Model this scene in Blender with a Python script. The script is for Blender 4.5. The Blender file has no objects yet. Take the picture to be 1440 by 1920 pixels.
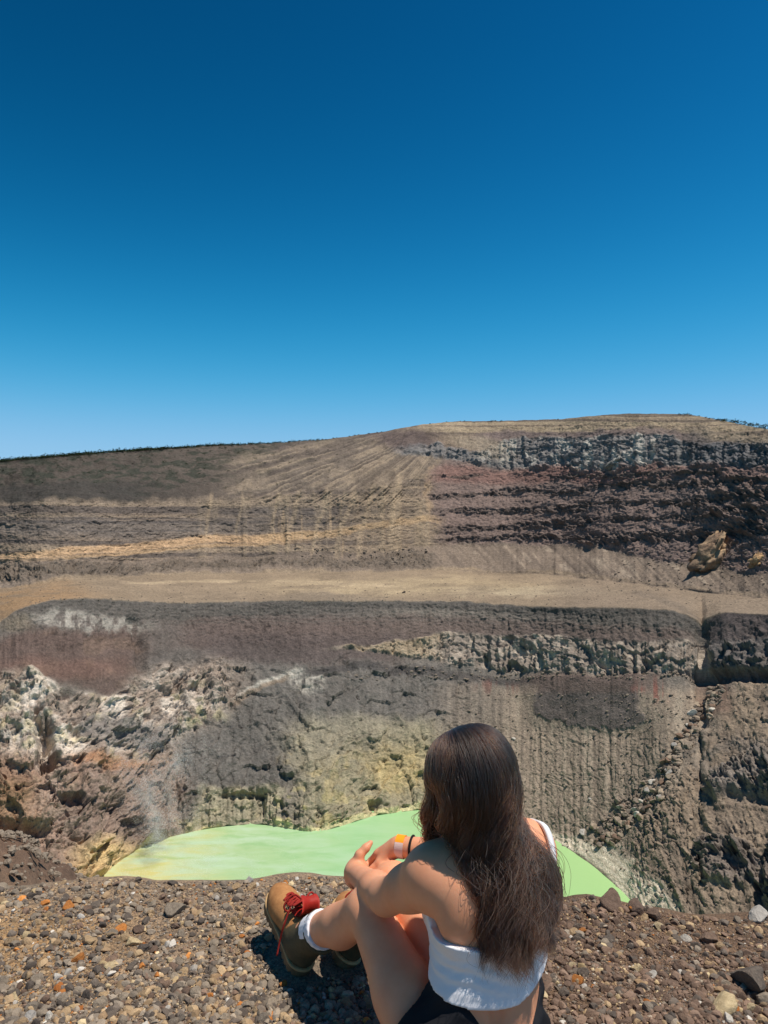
import bpy, bmesh, math, random
import numpy as np
from mathutils import Vector, Matrix, Quaternion

scene = bpy.context.scene
COL = scene.collection
random.seed(7)
RNG = np.random.default_rng(11)

# ------------------------------------------------------------------ camera
HC = 1.35          # eye height above the gravel of the rim
FPX = 1397.0       # focal length, in pixels of the 1440 x 1920 photograph
cam_d = bpy.data.cameras.new('camera')
cam = bpy.data.objects.new('camera', cam_d)
COL.objects.link(cam)
cam.location = (0, 0, HC)
cam.rotation_euler = (math.radians(90), 0, 0)
cam_d.sensor_fit = 'VERTICAL'
cam_d.sensor_height = 36
cam_d.sensor_width = 27
cam_d.lens = 36 * FPX / 1920
cam_d.clip_start = 0.05
cam_d.clip_end = 12000
scene.camera = cam

# ------------------------------------------------------------------ sky, sun, exposure
TO_SUN = Vector((0.32, -0.035, 0.945)).normalized()
elev = math.asin(TO_SUN.z)
azim = math.atan2(TO_SUN.x, TO_SUN.y)
world = bpy.data.worlds.new('World')
scene.world = world
world.use_nodes = True
wn = world.node_tree
wn.nodes.clear()
w_out = wn.nodes.new('ShaderNodeOutputWorld')
w_bg = wn.nodes.new('ShaderNodeBackground')
w_sky = wn.nodes.new('ShaderNodeTexSky')
w_sky.sky_type = 'NISHITA'
w_sky.sun_disc = False
w_sky.sun_elevation = elev
w_sky.sun_rotation = azim
w_sky.altitude = 1000
w_sky.air_density = 1.0
w_sky.dust_density = 0.15
w_sky.ozone_density = 1.5
# deep, dry high-altitude air: the response of the three channels is steepened towards the horizon
w_sep = wn.nodes.new('ShaderNodeSeparateColor')
w_com = wn.nodes.new('ShaderNodeCombineColor')
wn.links.new(w_sky.outputs[0], w_sep.inputs[0])
for ch, (gain, power, top) in enumerate(((0.0094, 5.05, 3.3), (0.152, 3.07, 6.5), (0.0412, 3.54, 10.6))):
    pw = wn.nodes.new('ShaderNodeMath'); pw.operation = 'POWER'; pw.inputs[1].default_value = power
    ml = wn.nodes.new('ShaderNodeMath'); ml.operation = 'MULTIPLY'; ml.inputs[1].default_value = gain
    # y / (1 + y / top): levels off softly in the bright band low over the horizon
    dv = wn.nodes.new('ShaderNodeMath'); dv.operation = 'DIVIDE'; dv.inputs[1].default_value = top
    ad = wn.nodes.new('ShaderNodeMath'); ad.operation = 'ADD'; ad.inputs[1].default_value = 1.0
    mn = wn.nodes.new('ShaderNodeMath'); mn.operation = 'DIVIDE'
    wn.links.new(w_sep.outputs[ch], pw.inputs[0]); wn.links.new(pw.outputs[0], ml.inputs[0])
    wn.links.new(ml.outputs[0], dv.inputs[0]); wn.links.new(dv.outputs[0], ad.inputs[0])
    wn.links.new(ml.outputs[0], mn.inputs[0]); wn.links.new(ad.outputs[0], mn.inputs[1])
    wn.links.new(mn.outputs[0], w_com.inputs[ch])
w_bg.inputs['Strength'].default_value = 0.1
wn.links.new(w_com.outputs[0], w_bg.inputs['Color'])
wn.links.new(w_bg.outputs[0], w_out.inputs['Surface'])

sun_d = bpy.data.lights.new('sun', 'SUN')
sun = bpy.data.objects.new('sun', sun_d)
COL.objects.link(sun)
sun_d.energy = 5.0
sun_d.angle = math.radians(0.5)
sun_d.color = (1.0, 0.945, 0.86)
sun.rotation_euler = TO_SUN.to_track_quat('Z', 'Y').to_euler()
sun.location = (30, 5, 80)

scene.view_settings.view_transform = 'Standard'
scene.view_settings.look = 'None'
scene.view_settings.exposure = 0.0
scene.view_settings.gamma = 1.0
scene.view_settings.use_curve_mapping = False

# ------------------------------------------------------------------ helpers
def P(px, py, Y):
    """point at depth Y seen at a place of the 1440x1920 photograph"""
    return np.array([(px - 720) / FPX * Y, Y, HC - (py - 960) / FPX * Y])

def lin(c):
    c = np.asarray(c, float) / 255.0
    return np.where(c <= 0.04045, c / 12.92, ((c + 0.055) / 1.055) ** 2.4)

def sstep(a, b, x):
    t = np.clip((x - a) / (b - a), 0, 1)
    return t * t * (3 - 2 * t)

def poly(pts):
    xs = [p[0] for p in pts]; ys = [p[1] for p in pts]
    return lambda x: np.interp(x, xs, ys)

_perm = RNG.permutation(4096).astype(np.int32)
_val = RNG.random(4096).astype(np.float32)

def vnoise(x, y, z, seed=0):
    x = np.asarray(x, np.float64) + seed * 17.31; y = np.asarray(y, np.float64) + seed * 5.77; z = np.asarray(z, np.float64)
    xi = np.floor(x).astype(np.int64); yi = np.floor(y).astype(np.int64); zi = np.floor(z).astype(np.int64)
    fx = (x - xi).astype(np.float32); fy = (y - yi).astype(np.float32); fz = (z - zi).astype(np.float32)
    fx = fx * fx * fx * (fx * (fx * 6 - 15) + 10); fy = fy * fy * fy * (fy * (fy * 6 - 15) + 10); fz = fz * fz * (3 - 2 * fz)
    def h(dx, dy, dz):
        a = _perm[(xi + dx) & 4095]
        b = _perm[(a + yi + dy) & 4095]
        return _val[_perm[(b + zi + dz) & 4095]]
    def bil(dz):
        a = h(0, 0, dz); b = h(1, 0, dz); c = h(0, 1, dz); d = h(1, 1, dz)
        return (a + (b - a) * fx) * (1 - fy) + (c + (d - c) * fx) * fy
    r0 = bil(0)
    if not np.any(z != 0):
        return r0 * 2 - 1
    r1 = bil(1)
    return (r0 + (r1 - r0) * fz) * 2 - 1

def fbm(x, y, z, oct=4, gain=0.5, lac=2.03, seed=0, ridged=False):
    s = 0; a = 1.0; t = 0
    for o in range(oct):
        n = vnoise(x, y, z, seed + o * 3)
        if ridged:
            n = 1 - 2 * np.abs(n)
        s = s + a * n; t += a
        a *= gain; x = x * lac; y = y * lac; z = z * lac
    return s / t

def voro(x, y, seed=0):
    """2D cells: (distance to the nearest point, distance to the border, random value of the cell)"""
    x = np.asarray(x, np.float64); y = np.asarray(y, np.float64)
    xi = np.floor(x).astype(np.int64); yi = np.floor(y).astype(np.int64)
    f1 = np.full(x.shape, 9.0, np.float32); f2 = f1.copy(); idv = np.zeros(x.shape, np.float32)
    for dx in (-1, 0, 1):
        for dy in (-1, 0, 1):
            cx = xi + dx; cy = yi + dy
            k = _perm[(_perm[(cx + seed * 91) & 4095] + cy) & 4095]
            px = cx + 0.08 + 0.84 * _val[k]; py = cy + 0.08 + 0.84 * _val[_perm[k]]
            d = np.sqrt((px - x) ** 2 + (py - y) ** 2).astype(np.float32)
            near = d < f1
            f2 = np.where(near, f1, np.minimum(f2, d))
            idv = np.where(near, _val[(k * 7 + 13) & 4095], idv)
            f1 = np.where(near, d, f1)
    return f1, f2 - f1, idv

def facet(x, y, seed=0, tilt=1.0):
    """broken faces: every cell of the pattern is a small tilted plane of its own height"""
    x = np.asarray(x, np.float64); y = np.asarray(y, np.float64)
    xi = np.floor(x).astype(np.int64); yi = np.floor(y).astype(np.int64)
    f1 = np.full(x.shape, 9.0, np.float32); out = np.zeros(x.shape, np.float32)
    for dx in (-1, 0, 1):
        for dy in (-1, 0, 1):
            cx = xi + dx; cy = yi + dy
            k = _perm[(_perm[(cx + seed * 91) & 4095] + cy) & 4095]
            ox = x - (cx + _val[k]); oy = y - (cy + _val[_perm[k]])
            d = (ox * ox + oy * oy).astype(np.float32)
            a = _val[(k * 5 + 77) & 4095] * 6.283
            h = _val[(k * 7 + 13) & 4095] - 0.5 + tilt * (np.cos(a) * ox + np.sin(a) * oy)
            near = d < f1
            out = np.where(near, h, out); f1 = np.where(near, d, f1)
    return out

def tag(o, label=None, cat=None, group=None, kind=None):
    if label: o['label'] = label
    if cat: o['category'] = cat
    if group: o['group'] = group
    if kind: o['kind'] = kind
    return o

def mesh_np(name, verts, faces, mat, parent=None, smooth=True, color=None):
    """faces: (n,3) or (n,4) int array"""
    me = bpy.data.meshes.new(name)
    verts = np.asarray(verts, np.float32); faces = np.asarray(faces, np.int32)
    n, k = faces.shape
    me.vertices.add(len(verts)); me.vertices.foreach_set('co', verts.ravel())
    me.loops.add(n * k); me.loops.foreach_set('vertex_index', faces.ravel())
    me.polygons.add(n)
    me.polygons.foreach_set('loop_start', np.arange(0, n * k, k, dtype=np.int32))
    me.polygons.foreach_set('loop_total', np.full(n, k, np.int32))
    me.update(calc_edges=True)
    me.validate()
    me.polygons.foreach_set('use_smooth', np.full(len(me.polygons), smooth))
    if color is not None:
        at = me.color_attributes.new('albedo', 'FLOAT_COLOR', 'POINT')
        c = np.ones((len(verts), 4), np.float32); c[:, :3] = color
        at.data.foreach_set('color', c.ravel())
    if mat: me.materials.append(mat)
    o = bpy.data.objects.new(name, me)
    COL.objects.link(o)
    if parent: o.parent = parent
    return o

class NT:
    """small node helper"""
    def __init__(self, name):
        self.m = bpy.data.materials.new(name); self.m.use_nodes = True
        self.t = self.m.node_tree; self.t.nodes.clear()
        self.out = self.n('ShaderNodeOutputMaterial')
    def n(self, typ, **kw):
        nd = self.t.nodes.new(typ)
        for k, v in kw.items():
            if k.startswith('i_'):
                key = k[2:]
                key = int(key) if key.isdigit() else key.replace('_', ' ')
                nd.inputs[key].default_value = v
            else: setattr(nd, k, v)
        return nd
    def l(self, a, b): self.t.links.new(a, b)
    def noise(self, vec, scale, detail=4, rough=0.55, dist=0.0):
        nd = self.n('ShaderNodeTexNoise'); nd.inputs['Scale'].default_value = scale
        nd.inputs['Detail'].default_value = detail; nd.inputs['Roughness'].default_value = rough
        nd.inputs['Distortion'].default_value = dist
        if vec is not None: self.l(vec, nd.inputs['Vector'])
        return nd.outputs['Fac']
    def ramp(self, fac, stops):
        r = self.n('ShaderNodeValToRGB'); e = r.color_ramp.elements
        while len(e) < len(stops): e.new(0.5)
        for el, (p, c) in zip(e, stops):
            el.position = p; el.color = (*c, 1) if len(c) == 3 else c
        self.l(fac, r.inputs[0]); return r.outputs[0]
    def mix(self, fac, a, b, mode='MIX'):
        m = self.n('ShaderNodeMix', data_type='RGBA', blend_type=mode)
        for s, v in ((m.inputs[0], fac), (m.inputs[6], a), (m.inputs[7], b)):
            if hasattr(v, 'is_output'): self.l(v, s)
            else: s.default_value = v if not isinstance(v, tuple) else ((*v, 1) if len(v) == 3 else v)
        return m.outputs[2]
    def math(self, op, a, b=0.0):
        m = self.n('ShaderNodeMath', operation=op)
        for s, v in zip(m.inputs, (a, b)):
            if hasattr(v, 'is_output'): self.l(v, s)
            else: s.default_value = v
        return m.outputs[0]
    def bump(self, h, strength, dist, prev=None):
        b = self.n('ShaderNodeBump'); b.inputs['Strength'].default_value = strength; b.inputs['Distance'].default_value = dist
        self.l(h, b.inputs['Height'])
        if prev is not None: self.l(prev, b.inputs['Normal'])
        return b.outputs[0]
    def bsdf(self, color, rough=0.9, spec=0.3, normal=None, **kw):
        p = self.n('ShaderNodeBsdfPrincipled')
        for s, v in ((p.inputs['Base Color'], color), (p.inputs['Roughness'], rough), (p.inputs['Specular IOR Level'], spec)):
            if hasattr(v, 'is_output'): self.l(v, s)
            else: s.default_value = v if not isinstance(v, tuple) else ((*v, 1) if len(v) == 3 else v)
        if normal is not None: self.l(normal, p.inputs['Normal'])
        for k, v in kw.items(): p.inputs[k.replace('_', ' ')].default_value = v
        self.l(p.outputs[0], self.out.inputs['Surface']); return p
    def pos(self): return self.n('ShaderNodeNewGeometry').outputs['Position']
    def obj(self): return self.n('ShaderNodeTexCoord').outputs['Object']
    def attr(self, name='albedo'):
        a = self.n('ShaderNodeAttribute'); a.attribute_name = name; return a.outputs['Color']

# ------------------------------------------------------------------ materials of the setting
def rock_material(name, s=1.0, bump=0.6, contrast=0.35):
    s = s * 1.4
    t = NT(name); p = t.pos(); a = t.attr()
    n1 = t.noise(p, 0.55 * s, 6, 0.68); n2 = t.noise(p, 2.6 * s, 3, 0.6)
    v = t.n('ShaderNodeTexVoronoi'); v.inputs['Scale'].default_value = 0.8 * s; t.l(p, v.inputs['Vector'])
    k = t.math('ADD', t.math('MULTIPLY', n1, 0.65), t.math('MULTIPLY', n2, 0.35))
    r = t.ramp(k, [(0.30, (1 - contrast,) * 3), (0.5, (1, 1, 1)), (0.72, (1 + contrast * 1.5, 1 + contrast * 1.45, 1 + contrast * 1.35))])
    c = t.mix(1.0, a, r, 'MULTIPLY')
    h = t.math('ADD', k, t.math('MULTIPLY', v.outputs['Distance'], 0.35))
    b = t.bump(h, bump, 0.9 / s)
    t.bsdf(c, 0.95, 0.15, b)
    return t.m
M_rock = rock_material('volcanic_rock', 1.0, 0.9, 0.46)
M_far = rock_material('far_rock', 0.7, 0.7, 0.46)

# ------------------------------------------------------------------ the crater: one grid, then cut into slope, plateau, cliff, hilltop
RIM_LINE = poly([(-600, 905), (-300, 885), (0, 866), (100, 857), (200, 849), (300, 843), (400, 836), (500, 832), (600, 825), (650, 819), (720, 809), (790, 796),
            (860, 790), (950, 789), (1050, 786), (1120, 779), (1180, 775), (1250, 776), (1290, 777), (1330, 784), (1380, 794), (1440, 805), (1700, 850), (2050, 900)])
FOOT = poly([(-600, 1150), (0, 1105), (100, 1092), (200, 1083), (300, 1078), (450, 1076), (600, 1073), (720, 1072), (800, 1068), (900, 1073),
             (1000, 1074), (1100, 1084), (1200, 1094), (1300, 1107), (1440, 1122), (2050, 1180)])
EDGE_LINE = poly([(-600, 1250), (-200, 1190), (0, 1166), (25, 1148), (60, 1134), (100, 1125), (160, 1120), (250, 1127), (330, 1132), (450, 1128), (700, 1126),
             (880, 1128), (1000, 1137), (1150, 1140), (1250, 1142), (1285, 1151), (1305, 1163), (1316, 1176), (1324, 1160), (1350, 1148), (1440, 1152), (2050, 1230)])
SHORE_LINE = poly([(-600, 1800), (-300, 1740), (0, 1700), (120, 1675), (190, 1650), (225, 1615), (262, 1590), (320, 1570), (400, 1553), (480, 1546), (530, 1553),
              (590, 1564), (640, 1551), (700, 1531), (790, 1519), (900, 1525), (1000, 1552), (1040, 1577), (1090, 1610), (1130, 1640), (1160, 1668),
              (1190, 1698), (1230, 1745), (1300, 1830), (1440, 1960), (1700, 2150), (2050, 2400)])
LAKE_Z = -150.0
_lx = np.arange(-720.0, 2180.0)
def uneven(line, *parts):
    y = line(_lx)
    for amp, wl, seed, gain in parts: y = y + amp * fbm(_lx / wl, 0 * _lx, 0 * _lx, 5, gain=gain, seed=seed)
    return lambda x: np.interp(x, _lx, y)
RIM = uneven(RIM_LINE, (0.9, 16, 501, 0.6))
EDGE = uneven(EDGE_LINE, (2.0, 26, 511, 0.62))
SHORE = uneven(SHORE_LINE, (4.5 * sstep(1000, 940, _lx) + 1.6, 22, 521, 0.6))

def build_crater():
    gx = np.concatenate([np.linspace(-560, -40, 52)[:-1], np.linspace(-40, 1480, 920), np.linspace(1480, 2000, 52)[1:]])
    NX = len(gx)
    segs = [(SHORE_LINE, EDGE_LINE, 390), (EDGE_LINE, FOOT, 46), (FOOT, RIM_LINE, 300)]
    ys = []
    cuts = [0]
    for k, (a, b, n) in enumerate(segs):
        t = np.linspace(0, 1, n + 1)
        if k == 0: t = t ** 1.0
        if k > 0: t = t[1:]
        ys.append(a(gx)[None] * (1 - t[:, None]) + b(gx)[None] * t[:, None])
        cuts.append(sum(len(q) for q in ys) - 1)
    Yp = np.vstack(ys)                       # picture rows of the grid, bottom to top
    Xp = np.broadcast_to(gx[None], Yp.shape).copy()
    NY = Yp.shape[0]
    # noise-warped coordinates for every zone below
    wx = Xp + 22 * fbm(Xp / 90, Yp / 60, 0 * Xp, 4, seed=3) + 5 * fbm(Xp / 16, Yp / 16, 0 * Xp, 3, seed=5)
    wy = Yp + 12 * fbm(Xp / 90, Yp / 60, 0 * Xp, 4, seed=8) + 4 * fbm(Xp / 16, Yp / 16, 0 * Xp, 3, seed=9)

    def band(top, bot, soft=4, warp=1.0):
        yy = Yp + (wy - Yp) * warp
        tt = poly(top)(Xp) if isinstance(top, list) else top(Xp) if callable(top) else top
        bb = poly(bot)(Xp) if isinstance(bot, list) else bot(Xp) if callable(bot) else bot
        return sstep(-soft, soft, yy - tt) * sstep(-soft, soft, bb - yy)
    def span(x0, x1, soft=20, warp=1.0):
        xx = Xp + (wx - Xp) * warp
        return sstep(x0 - soft, x0 + soft, xx) * (1 - sstep(x1 - soft, x1 + soft, xx))
    def blob(cx, cy, rx, ry, soft=0.5, rot=0.0):
        c, s = math.cos(rot), math.sin(rot)
        dx = wx - cx; dy = wy - cy
        q = np.sqrt(((dx * c + dy * s) / rx) ** 2 + ((-dx * s + dy * c) / ry) ** 2)
        return 1 - sstep(1 - soft, 1 + soft, q)

    inner = band(lambda x: EDGE(x) , 3000, 2, 0)
    upper = band(0, lambda x: FOOT(x), 2, 0)
    plat = np.clip(1 - inner - upper, 0, 1)

    bnd = poly([(700, 800), (790, 770), (820, 800), (850, 845), (880, 825), (930, 806), (1000, 818), (1045, 838), (1100, 850)])(Yp)
    wxl = Xp + 1.5 * (wx - Xp)
    def right_of(soft): return sstep(-soft, soft, wxl - bnd)
    # ---- steepness (tan of the slope), painted zone by zone, then integrated upwards from the shore
    m = np.full(Yp.shape, 0.75)
    def put(mask, val):
        nonlocal m
        m = m * (1 - mask) + val * mask
    put(plat, 0.03)
    cliffT = [(600, 1216), (720, 1206), (850, 1187), (1000, 1192), (1150, 1202), (1280, 1200), (1320, 1208), (1440, 1204), (1700, 1230)]
    cliffB = [(600, 1217), (720, 1222), (850, 1246), (1000, 1258), (1150, 1264), (1280, 1266), (1440, 1268), (1700, 1300)]
    blocks = band(cliffT, cliffB, 4, 0.7) * span(640, 2000, 60)
    put(inner * span(820, 1400, 60) * band(1375, 3000, 10), 0.66)
    put(inner * span(1230, 2100, 60) * band(1275, 3000, 10), 0.58)
    put(inner * span(-700, 330, 160) * band(1270, 1700, 15), 1.15)
    put(inner * span(990, 1215, 14) * band(1275, 1368, 6), 1.1)
    put(blocks, 1.05)
    lakecliff = band([(340, 1490), (380, 1478), (440, 1478), (500, 1476), (530, 1500), (600, 1520), (700, 1512), (760, 1500)], lambda x: SHORE(x) - 1, 4) * span(345, 760, 16)
    put(lakecliff * span(345, 520, 10), 1.4)
    put(lakecliff * span(520, 760, 10), 1.1)
    ashband = inner * band(0, lambda x: EDGE(x) + 45, 8, 0.5)
    put(ashband * (1 - blocks), 0.95)
    # upper wall
    talus = upper * band([(-600, 1100), (0, 1050), (250, 1052), (500, 1048), (700, 1045), (820, 1020), (900, 1018), (1050, 1022), (1180, 1040), (1250, 1055), (1440, 1070), (2000, 1100)], 1400, 6)
    strataT = [(-600, 970), (0, 940), (250, 935), (420, 935), (520, 928), (640, 922), (700, 912), (800, 885), (830, 880)]
    strata = upper * band(strataT, [(-600, 1100), (0, 1062), (250, 1050), (500, 1040), (720, 1035), (830, 1020)], 6) * (1 - right_of(22))
    slopeL = upper * band(0, strataT, 5) * (1 - right_of(34))
    rightw = upper * right_of(26) * (1 - talus)
    cragT = [(740, 835), (800, 832), (900, 850), (960, 828), (1050, 820), (1150, 822), (1260, 822), (1320, 835), (1440, 832), (1800, 860)]
    cragB = [(740, 850), (800, 856), (900, 868), (960, 872), (1050, 880), (1150, 884), (1230, 872), (1320, 880), (1440, 872), (1800, 900)]
    crag = upper * band(cragT, cragB, 4, 0.8) * span(750, 2100, 25)
    put(talus, 0.42)
    put(strata, 1.5)
    put(slopeL, 0.5)
    put(rightw, 0.95)
    put(rightw * band(0, cragT, 4), 0.62)
    ledges = 0
    for pts_, th_ in (([(790, 893), (1000, 890), (1150, 894), (1250, 882), (1440, 880), (2000, 900)], 5), ([(790, 938), (900, 926), (1000, 919), (1100, 918), (1200, 906), (1440, 902), (2000, 930)], 9),
                      ([(790, 968), (950, 956), (1050, 951), (1200, 944), (1440, 936), (2000, 960)], 10), ([(790, 1000), (950, 988), (1100, 975), (1250, 972), (1440, 962), (2000, 990)], 10),
                      ([(790, 1020), (900, 1012), (1000, 1006), (1150, 1008), (1250, 1004), (1440, 1000), (2000, 1030)], 12)):
        c_ = poly(pts_)(Xp) + 0.9 * (wy - Yp)
        t_ = th_ * (0.55 + 0.65 * sstep(900, 1300, Xp)) * (0.75 + 0.9 * fbm(Xp / 45, Yp / 400, 0 * Xp, 3, seed=61 + th_))
        ledges = np.maximum(ledges, 1 - sstep(0.7, 1.3, np.abs(Yp - c_) / np.maximum(t_, 0.6)))
    ledges = ledges * rightw * band(885, 1400, 4)
    put(ledges, 1.3)
    put(crag, 1.0)

    # ---- integrate
    T = (Yp - 960) / FPX
    D = np.zeros_like(Yp)
    D[0] = -LAKE_Z / T[0]
    ms = m
    for j in range(1, NY):
        dt = T[j] - T[j - 1]
        mm = 0.5 * (ms[j] + ms[j - 1]); tm = 0.5 * (T[j] + T[j - 1])
        D[j] = D[j - 1] * np.exp(-dt / np.maximum(mm + tm, 0.035))
    # smooth along x so neighbouring columns stay together
    KN = 51; ker = np.hanning(KN); ker /= ker.sum()
    Dp = np.pad(D, ((0, 0), (KN // 2, KN // 2)), mode='edge')
    D = sum(ker[i] * Dp[:, i:i + NX] for i in range(KN))
    # the big lines of the crater bend slowly: even out the distances along edge, foot and rim
    Lg = np.log(D)
    KB = 221; kb = np.hanning(KB); kb /= kb.sum()
    corr = np.zeros_like(Lg)
    knots = [0] + cuts[1:]; cv = [np.zeros(NX)]
    for c_ in cuts[1:]:
        q = np.pad(Lg[c_], KB // 2, mode='reflect', reflect_type='odd')
        cv.append(np.convolve(q, kb, 'valid') - Lg[c_])
    for a_ in range(len(knots) - 1):
        j0, j1 = knots[a_], knots[a_ + 1]
        t_ = np.linspace(0, 1, j1 - j0 + 1)[:, None]
        corr[j0:j1 + 1] = cv[a_][None] * (1 - t_) + cv[a_ + 1][None] * t_
    D = np.exp(Lg + corr)
    # the lines themselves are uneven: shift the rows next to shore, edge and skyline up and down a little
    jr = np.arange(NY)[:, None]
    Ys = Yp.copy()
    for c_, f1, f0, fall in ((0, SHORE, SHORE_LINE, 16.0), (cuts[1], EDGE, EDGE_LINE, 9.0), (NY - 1, RIM, RIM_LINE, 9.0)):
        Ys = Ys + (f1(gx) - f0(gx))[None] * np.exp(-np.abs(jr - c_) / fall)
    T = (Ys - 960) / FPX
    D[0] = -LAKE_Z / T[0]
    X = (Xp - 720) / FPX * D; Yw = D; Z = -T * D
    B = np.stack([X, Yw, Z], -1)

    # ---- normals of the base
    du = np.gradient(B, axis=1); dv = np.gradient(B, axis=0)
    N = np.cross(du, dv)
    N /= np.linalg.norm(N, axis=-1, keepdims=True) + 1e-9
    N[N[..., 1] > 0.3] *= 1
    arc = np.arctan2(X, Yw) * 450.0

    # ---- displacement, metres along the normal
    d = np.zeros_like(Yp)
    zz = 0 * X
    big = fbm(arc / 34, Z / 40, Yw / 60, 3, seed=20)
    med = fbm(X / 9, Z / 9, Yw / 9, 4, seed=24)
    fine = fbm(X / 2.6, Z / 2.6, Yw / 2.6, 4, gain=0.6, seed=29)
    rid = fbm(X / 12, Z / 12, Yw / 14, 5, gain=0.55, seed=33, ridged=True)
    flute = fbm(arc / 3.6, Z / 45, zz, 3, gain=0.6, seed=40)
    fl3 = fbm(arc / 2.1 + 0.3 * med, Z / 38, zz, 3, gain=0.65, seed=42)
    flute2 = fbm(arc / 7.5 + Z / 80, Z / 60, zz, 3, gain=0.55, seed=44, ridged=True)
    v1, e1, id1 = voro(arc / 5.0 + 0.55 * med + 0.5 * big, Z / 15 + 0.5 * med + 0.2 * fine, 3)
    v2, e2, id2 = voro(X / 3.0 + 0.6 * med, (Z * 1.1 + Yw * 0.6) / 2.7, 5)
    v3, e3, id3 = voro(arc / 9 + 0.7 * med, (Z * 1.0 + Yw * 0.5) / 6.5 + 0.6 * big, 8)
    wall = np.clip(inner + upper, 0, 1)
    d += wall * (1.6 * big + 0.7 * med + 0.28 * fine)
    d += plat * (0.9 * med + 0.3 * fine + 1.2 * fbm(arc / 20, Yw / 9, 0 * X, 3, seed=26))

    # white and yellow altered rock, left of the lake: broken, blocky
    rough = np.clip(inner * span(-700, 330, 30) * band([(-600, 1300), (0, 1268), (60, 1262), (120, 1300), (220, 1320), (300, 1290), (420, 1250), (480, 1260)], 1700, 10)
                    + inner * blob(330, 1320, 130, 60, 0.4, -0.3), 0, 1)
    qx = arc + 0.55 * Z + 5 * med + 9 * big; qy = Z * 1.05 - 0.35 * arc + 5 * fbm(X / 8, Z / 8, Yw / 8, 3, seed=27)
    fA = facet(qx / 15, qy / 9, 3, 1.2); fB = facet(qx / 6.0 + 0.8 * fine, qy / 3.6, 5, 1.3); fC = facet(qx / 2.4, qy / 1.5 + 0.6 * fine, 9, 1.2)
    rock = 3.4 * fA + 2.0 * fB + 0.95 * fC
    d += rough * (2.8 * fA + 1.5 * fB + 0.5 * fC + 0.6 * rid + 4.5 * fbm(arc / 24, Z / 34, zz, 3, seed=53, ridged=True))
    d += rough * 1.6 * fbm(arc / 14 + Z / 22, Z / 30 - arc / 50, zz, 3, seed=51, ridged=True)
    # dark holes
    for (cx, cy, rx, ry, dep) in ((85, 1400, 16, 40, 9), (95, 1430, 22, 14, 7), (150, 1375, 20, 10, 4), (35, 1560, 50, 16, 8), (130, 1500, 18, 10, 5), (70, 1350, 6, 24, 5)):
        d -= inner * dep * blob(cx, cy, rx, ry, 0.7)
    # columnar block band
    d += blocks * (2.6 * fbm(arc / 5.2, Z / 50, zz, 3, gain=0.6, seed=55, ridged=True) + 2.0 * fA + 1.1 * fB + 0.35 * fC)
    # talus fans: rills down the slope
    rill = inner * span(850, 1300, 40) * band(1365, 1590, 14)
    d += rill * (0.5 * fl3 + 0.3 * flute - 0.35 * sstep(0.3, 0.8, flute2) + 0.3 * fC)
    # grey bench on the talus, standing proud with a broken lower edge
    bench = inner * span(1003, 1207, 5, 1.6) * band(1268, lambda x: poly([(1000, 1340), (1040, 1352), (1120, 1366), (1200, 1358), (1210, 1345)])(x) + 9 * fbm(x / 7.0, 0 * x, 0 * x, 3, gain=0.65, seed=531), 2.0, 0.6)
    d += bench * (0.55 + 0.4 * flute)
    # central dark buttress
    cent = inner * span(320, 900, 40) * band(1230, 1500, 20)
    diag = fbm((arc + Z * 1.1) / 9, (Z - arc * 0.7) / 30, zz, 4, seed=60, ridged=True)
    d += cent * (0.9 * diag + 0.6 * flute + 1.2 * fA + 0.5 * fB + 2.2 * big)
    low = inner * span(520, 820, 30) * band(1370, 1570, 20)
    d += low * (0.5 * rid + 1.0 * fA + 0.45 * fB + 0.3 * fC)
    d += lakecliff * (2.4 * fbm(arc / 5.0, Z / 60, zz, 3, seed=64) + 1.4 * fl3 + 0.8 * fB)
    d -= inner * 2.5 * blob(455, 1493, 46, 7, 0.5) + inner * 2.5 * blob(497, 1510, 8, 24, 0.6) + inner * 5 * blob(708, 1508, 10, 9, 0.6)
    # ash bands of the inner rim: thin ledges and streaks
    ledge = np.abs(((Z + 1.2 * big + 0.5 * med) / 2.3) % 1 - 0.5) * 2
    d += inner * span(-700, 1330, 30) * band(1120, cliffT, 10) * (0.45 * fC + 0.35 * flute + 0.25 * fB)
    d += ashband * (0.22 * (ledge - 0.5) * np.clip(0.5 + med, 0, 1) + 0.5 * flute + 0.3 * fine)
    # maroon slope and the crack beside it
    d += inner * span(-600, 270, 20) * band(1165, 1290, 12) * (0.8 * flute + 0.8 * med)
    crack = inner * (1 - sstep(3, 15, np.abs(0.5 * (wx + Xp) - poly([(1150, 245), (1190, 250), (1225, 262), (1265, 275), (1290, 285)])(Yp)))) * band(1160, 1275, 8)
    d -= 3.6 * crack
    # right flank: crags and gully
    gx_of_y = poly([(1120, 1318), (1180, 1318), (1270, 1338), (1330, 1318), (1400, 1280), (1470, 1225), (1550, 1155), (1580, 1140)])
    gul = inner * (1 - sstep(10, 46, np.abs(Xp - gx_of_y(Yp)))) * band(1100, 1590, 12)
    d -= gul * 2.2 * sstep(1590, 1450, Yp)
    flank = inner * sstep(20, 70, Xp - gx_of_y(Yp)) * span(1180, 2100, 10)
    dg = fbm((arc * 0.8 + Z * 1.2) / 12, (Z - arc) / 40, zz, 4, seed=71, ridged=True)
    d += flank * (1.0 * dg + 0.7 * rid * band(1380, 1560, 30) + 0.5 * fB + 0.4 * fC)
    crg = np.clip(inner * (blob(1375, 1462, 50, 26, 0.25, -0.5) + blob(1430, 1445, 40, 40, 0.3) + blob(1362, 1618, 62, 44, 0.18, 0.35) + blob(1455, 1640, 40, 60, 0.2) + 0.6 * blob(1300, 1390, 30, 16, 0.4, -0.7)), 0, 1)
    d += crg * (2.2 + 0.55 * rock + 0.4 * rid)
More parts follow.
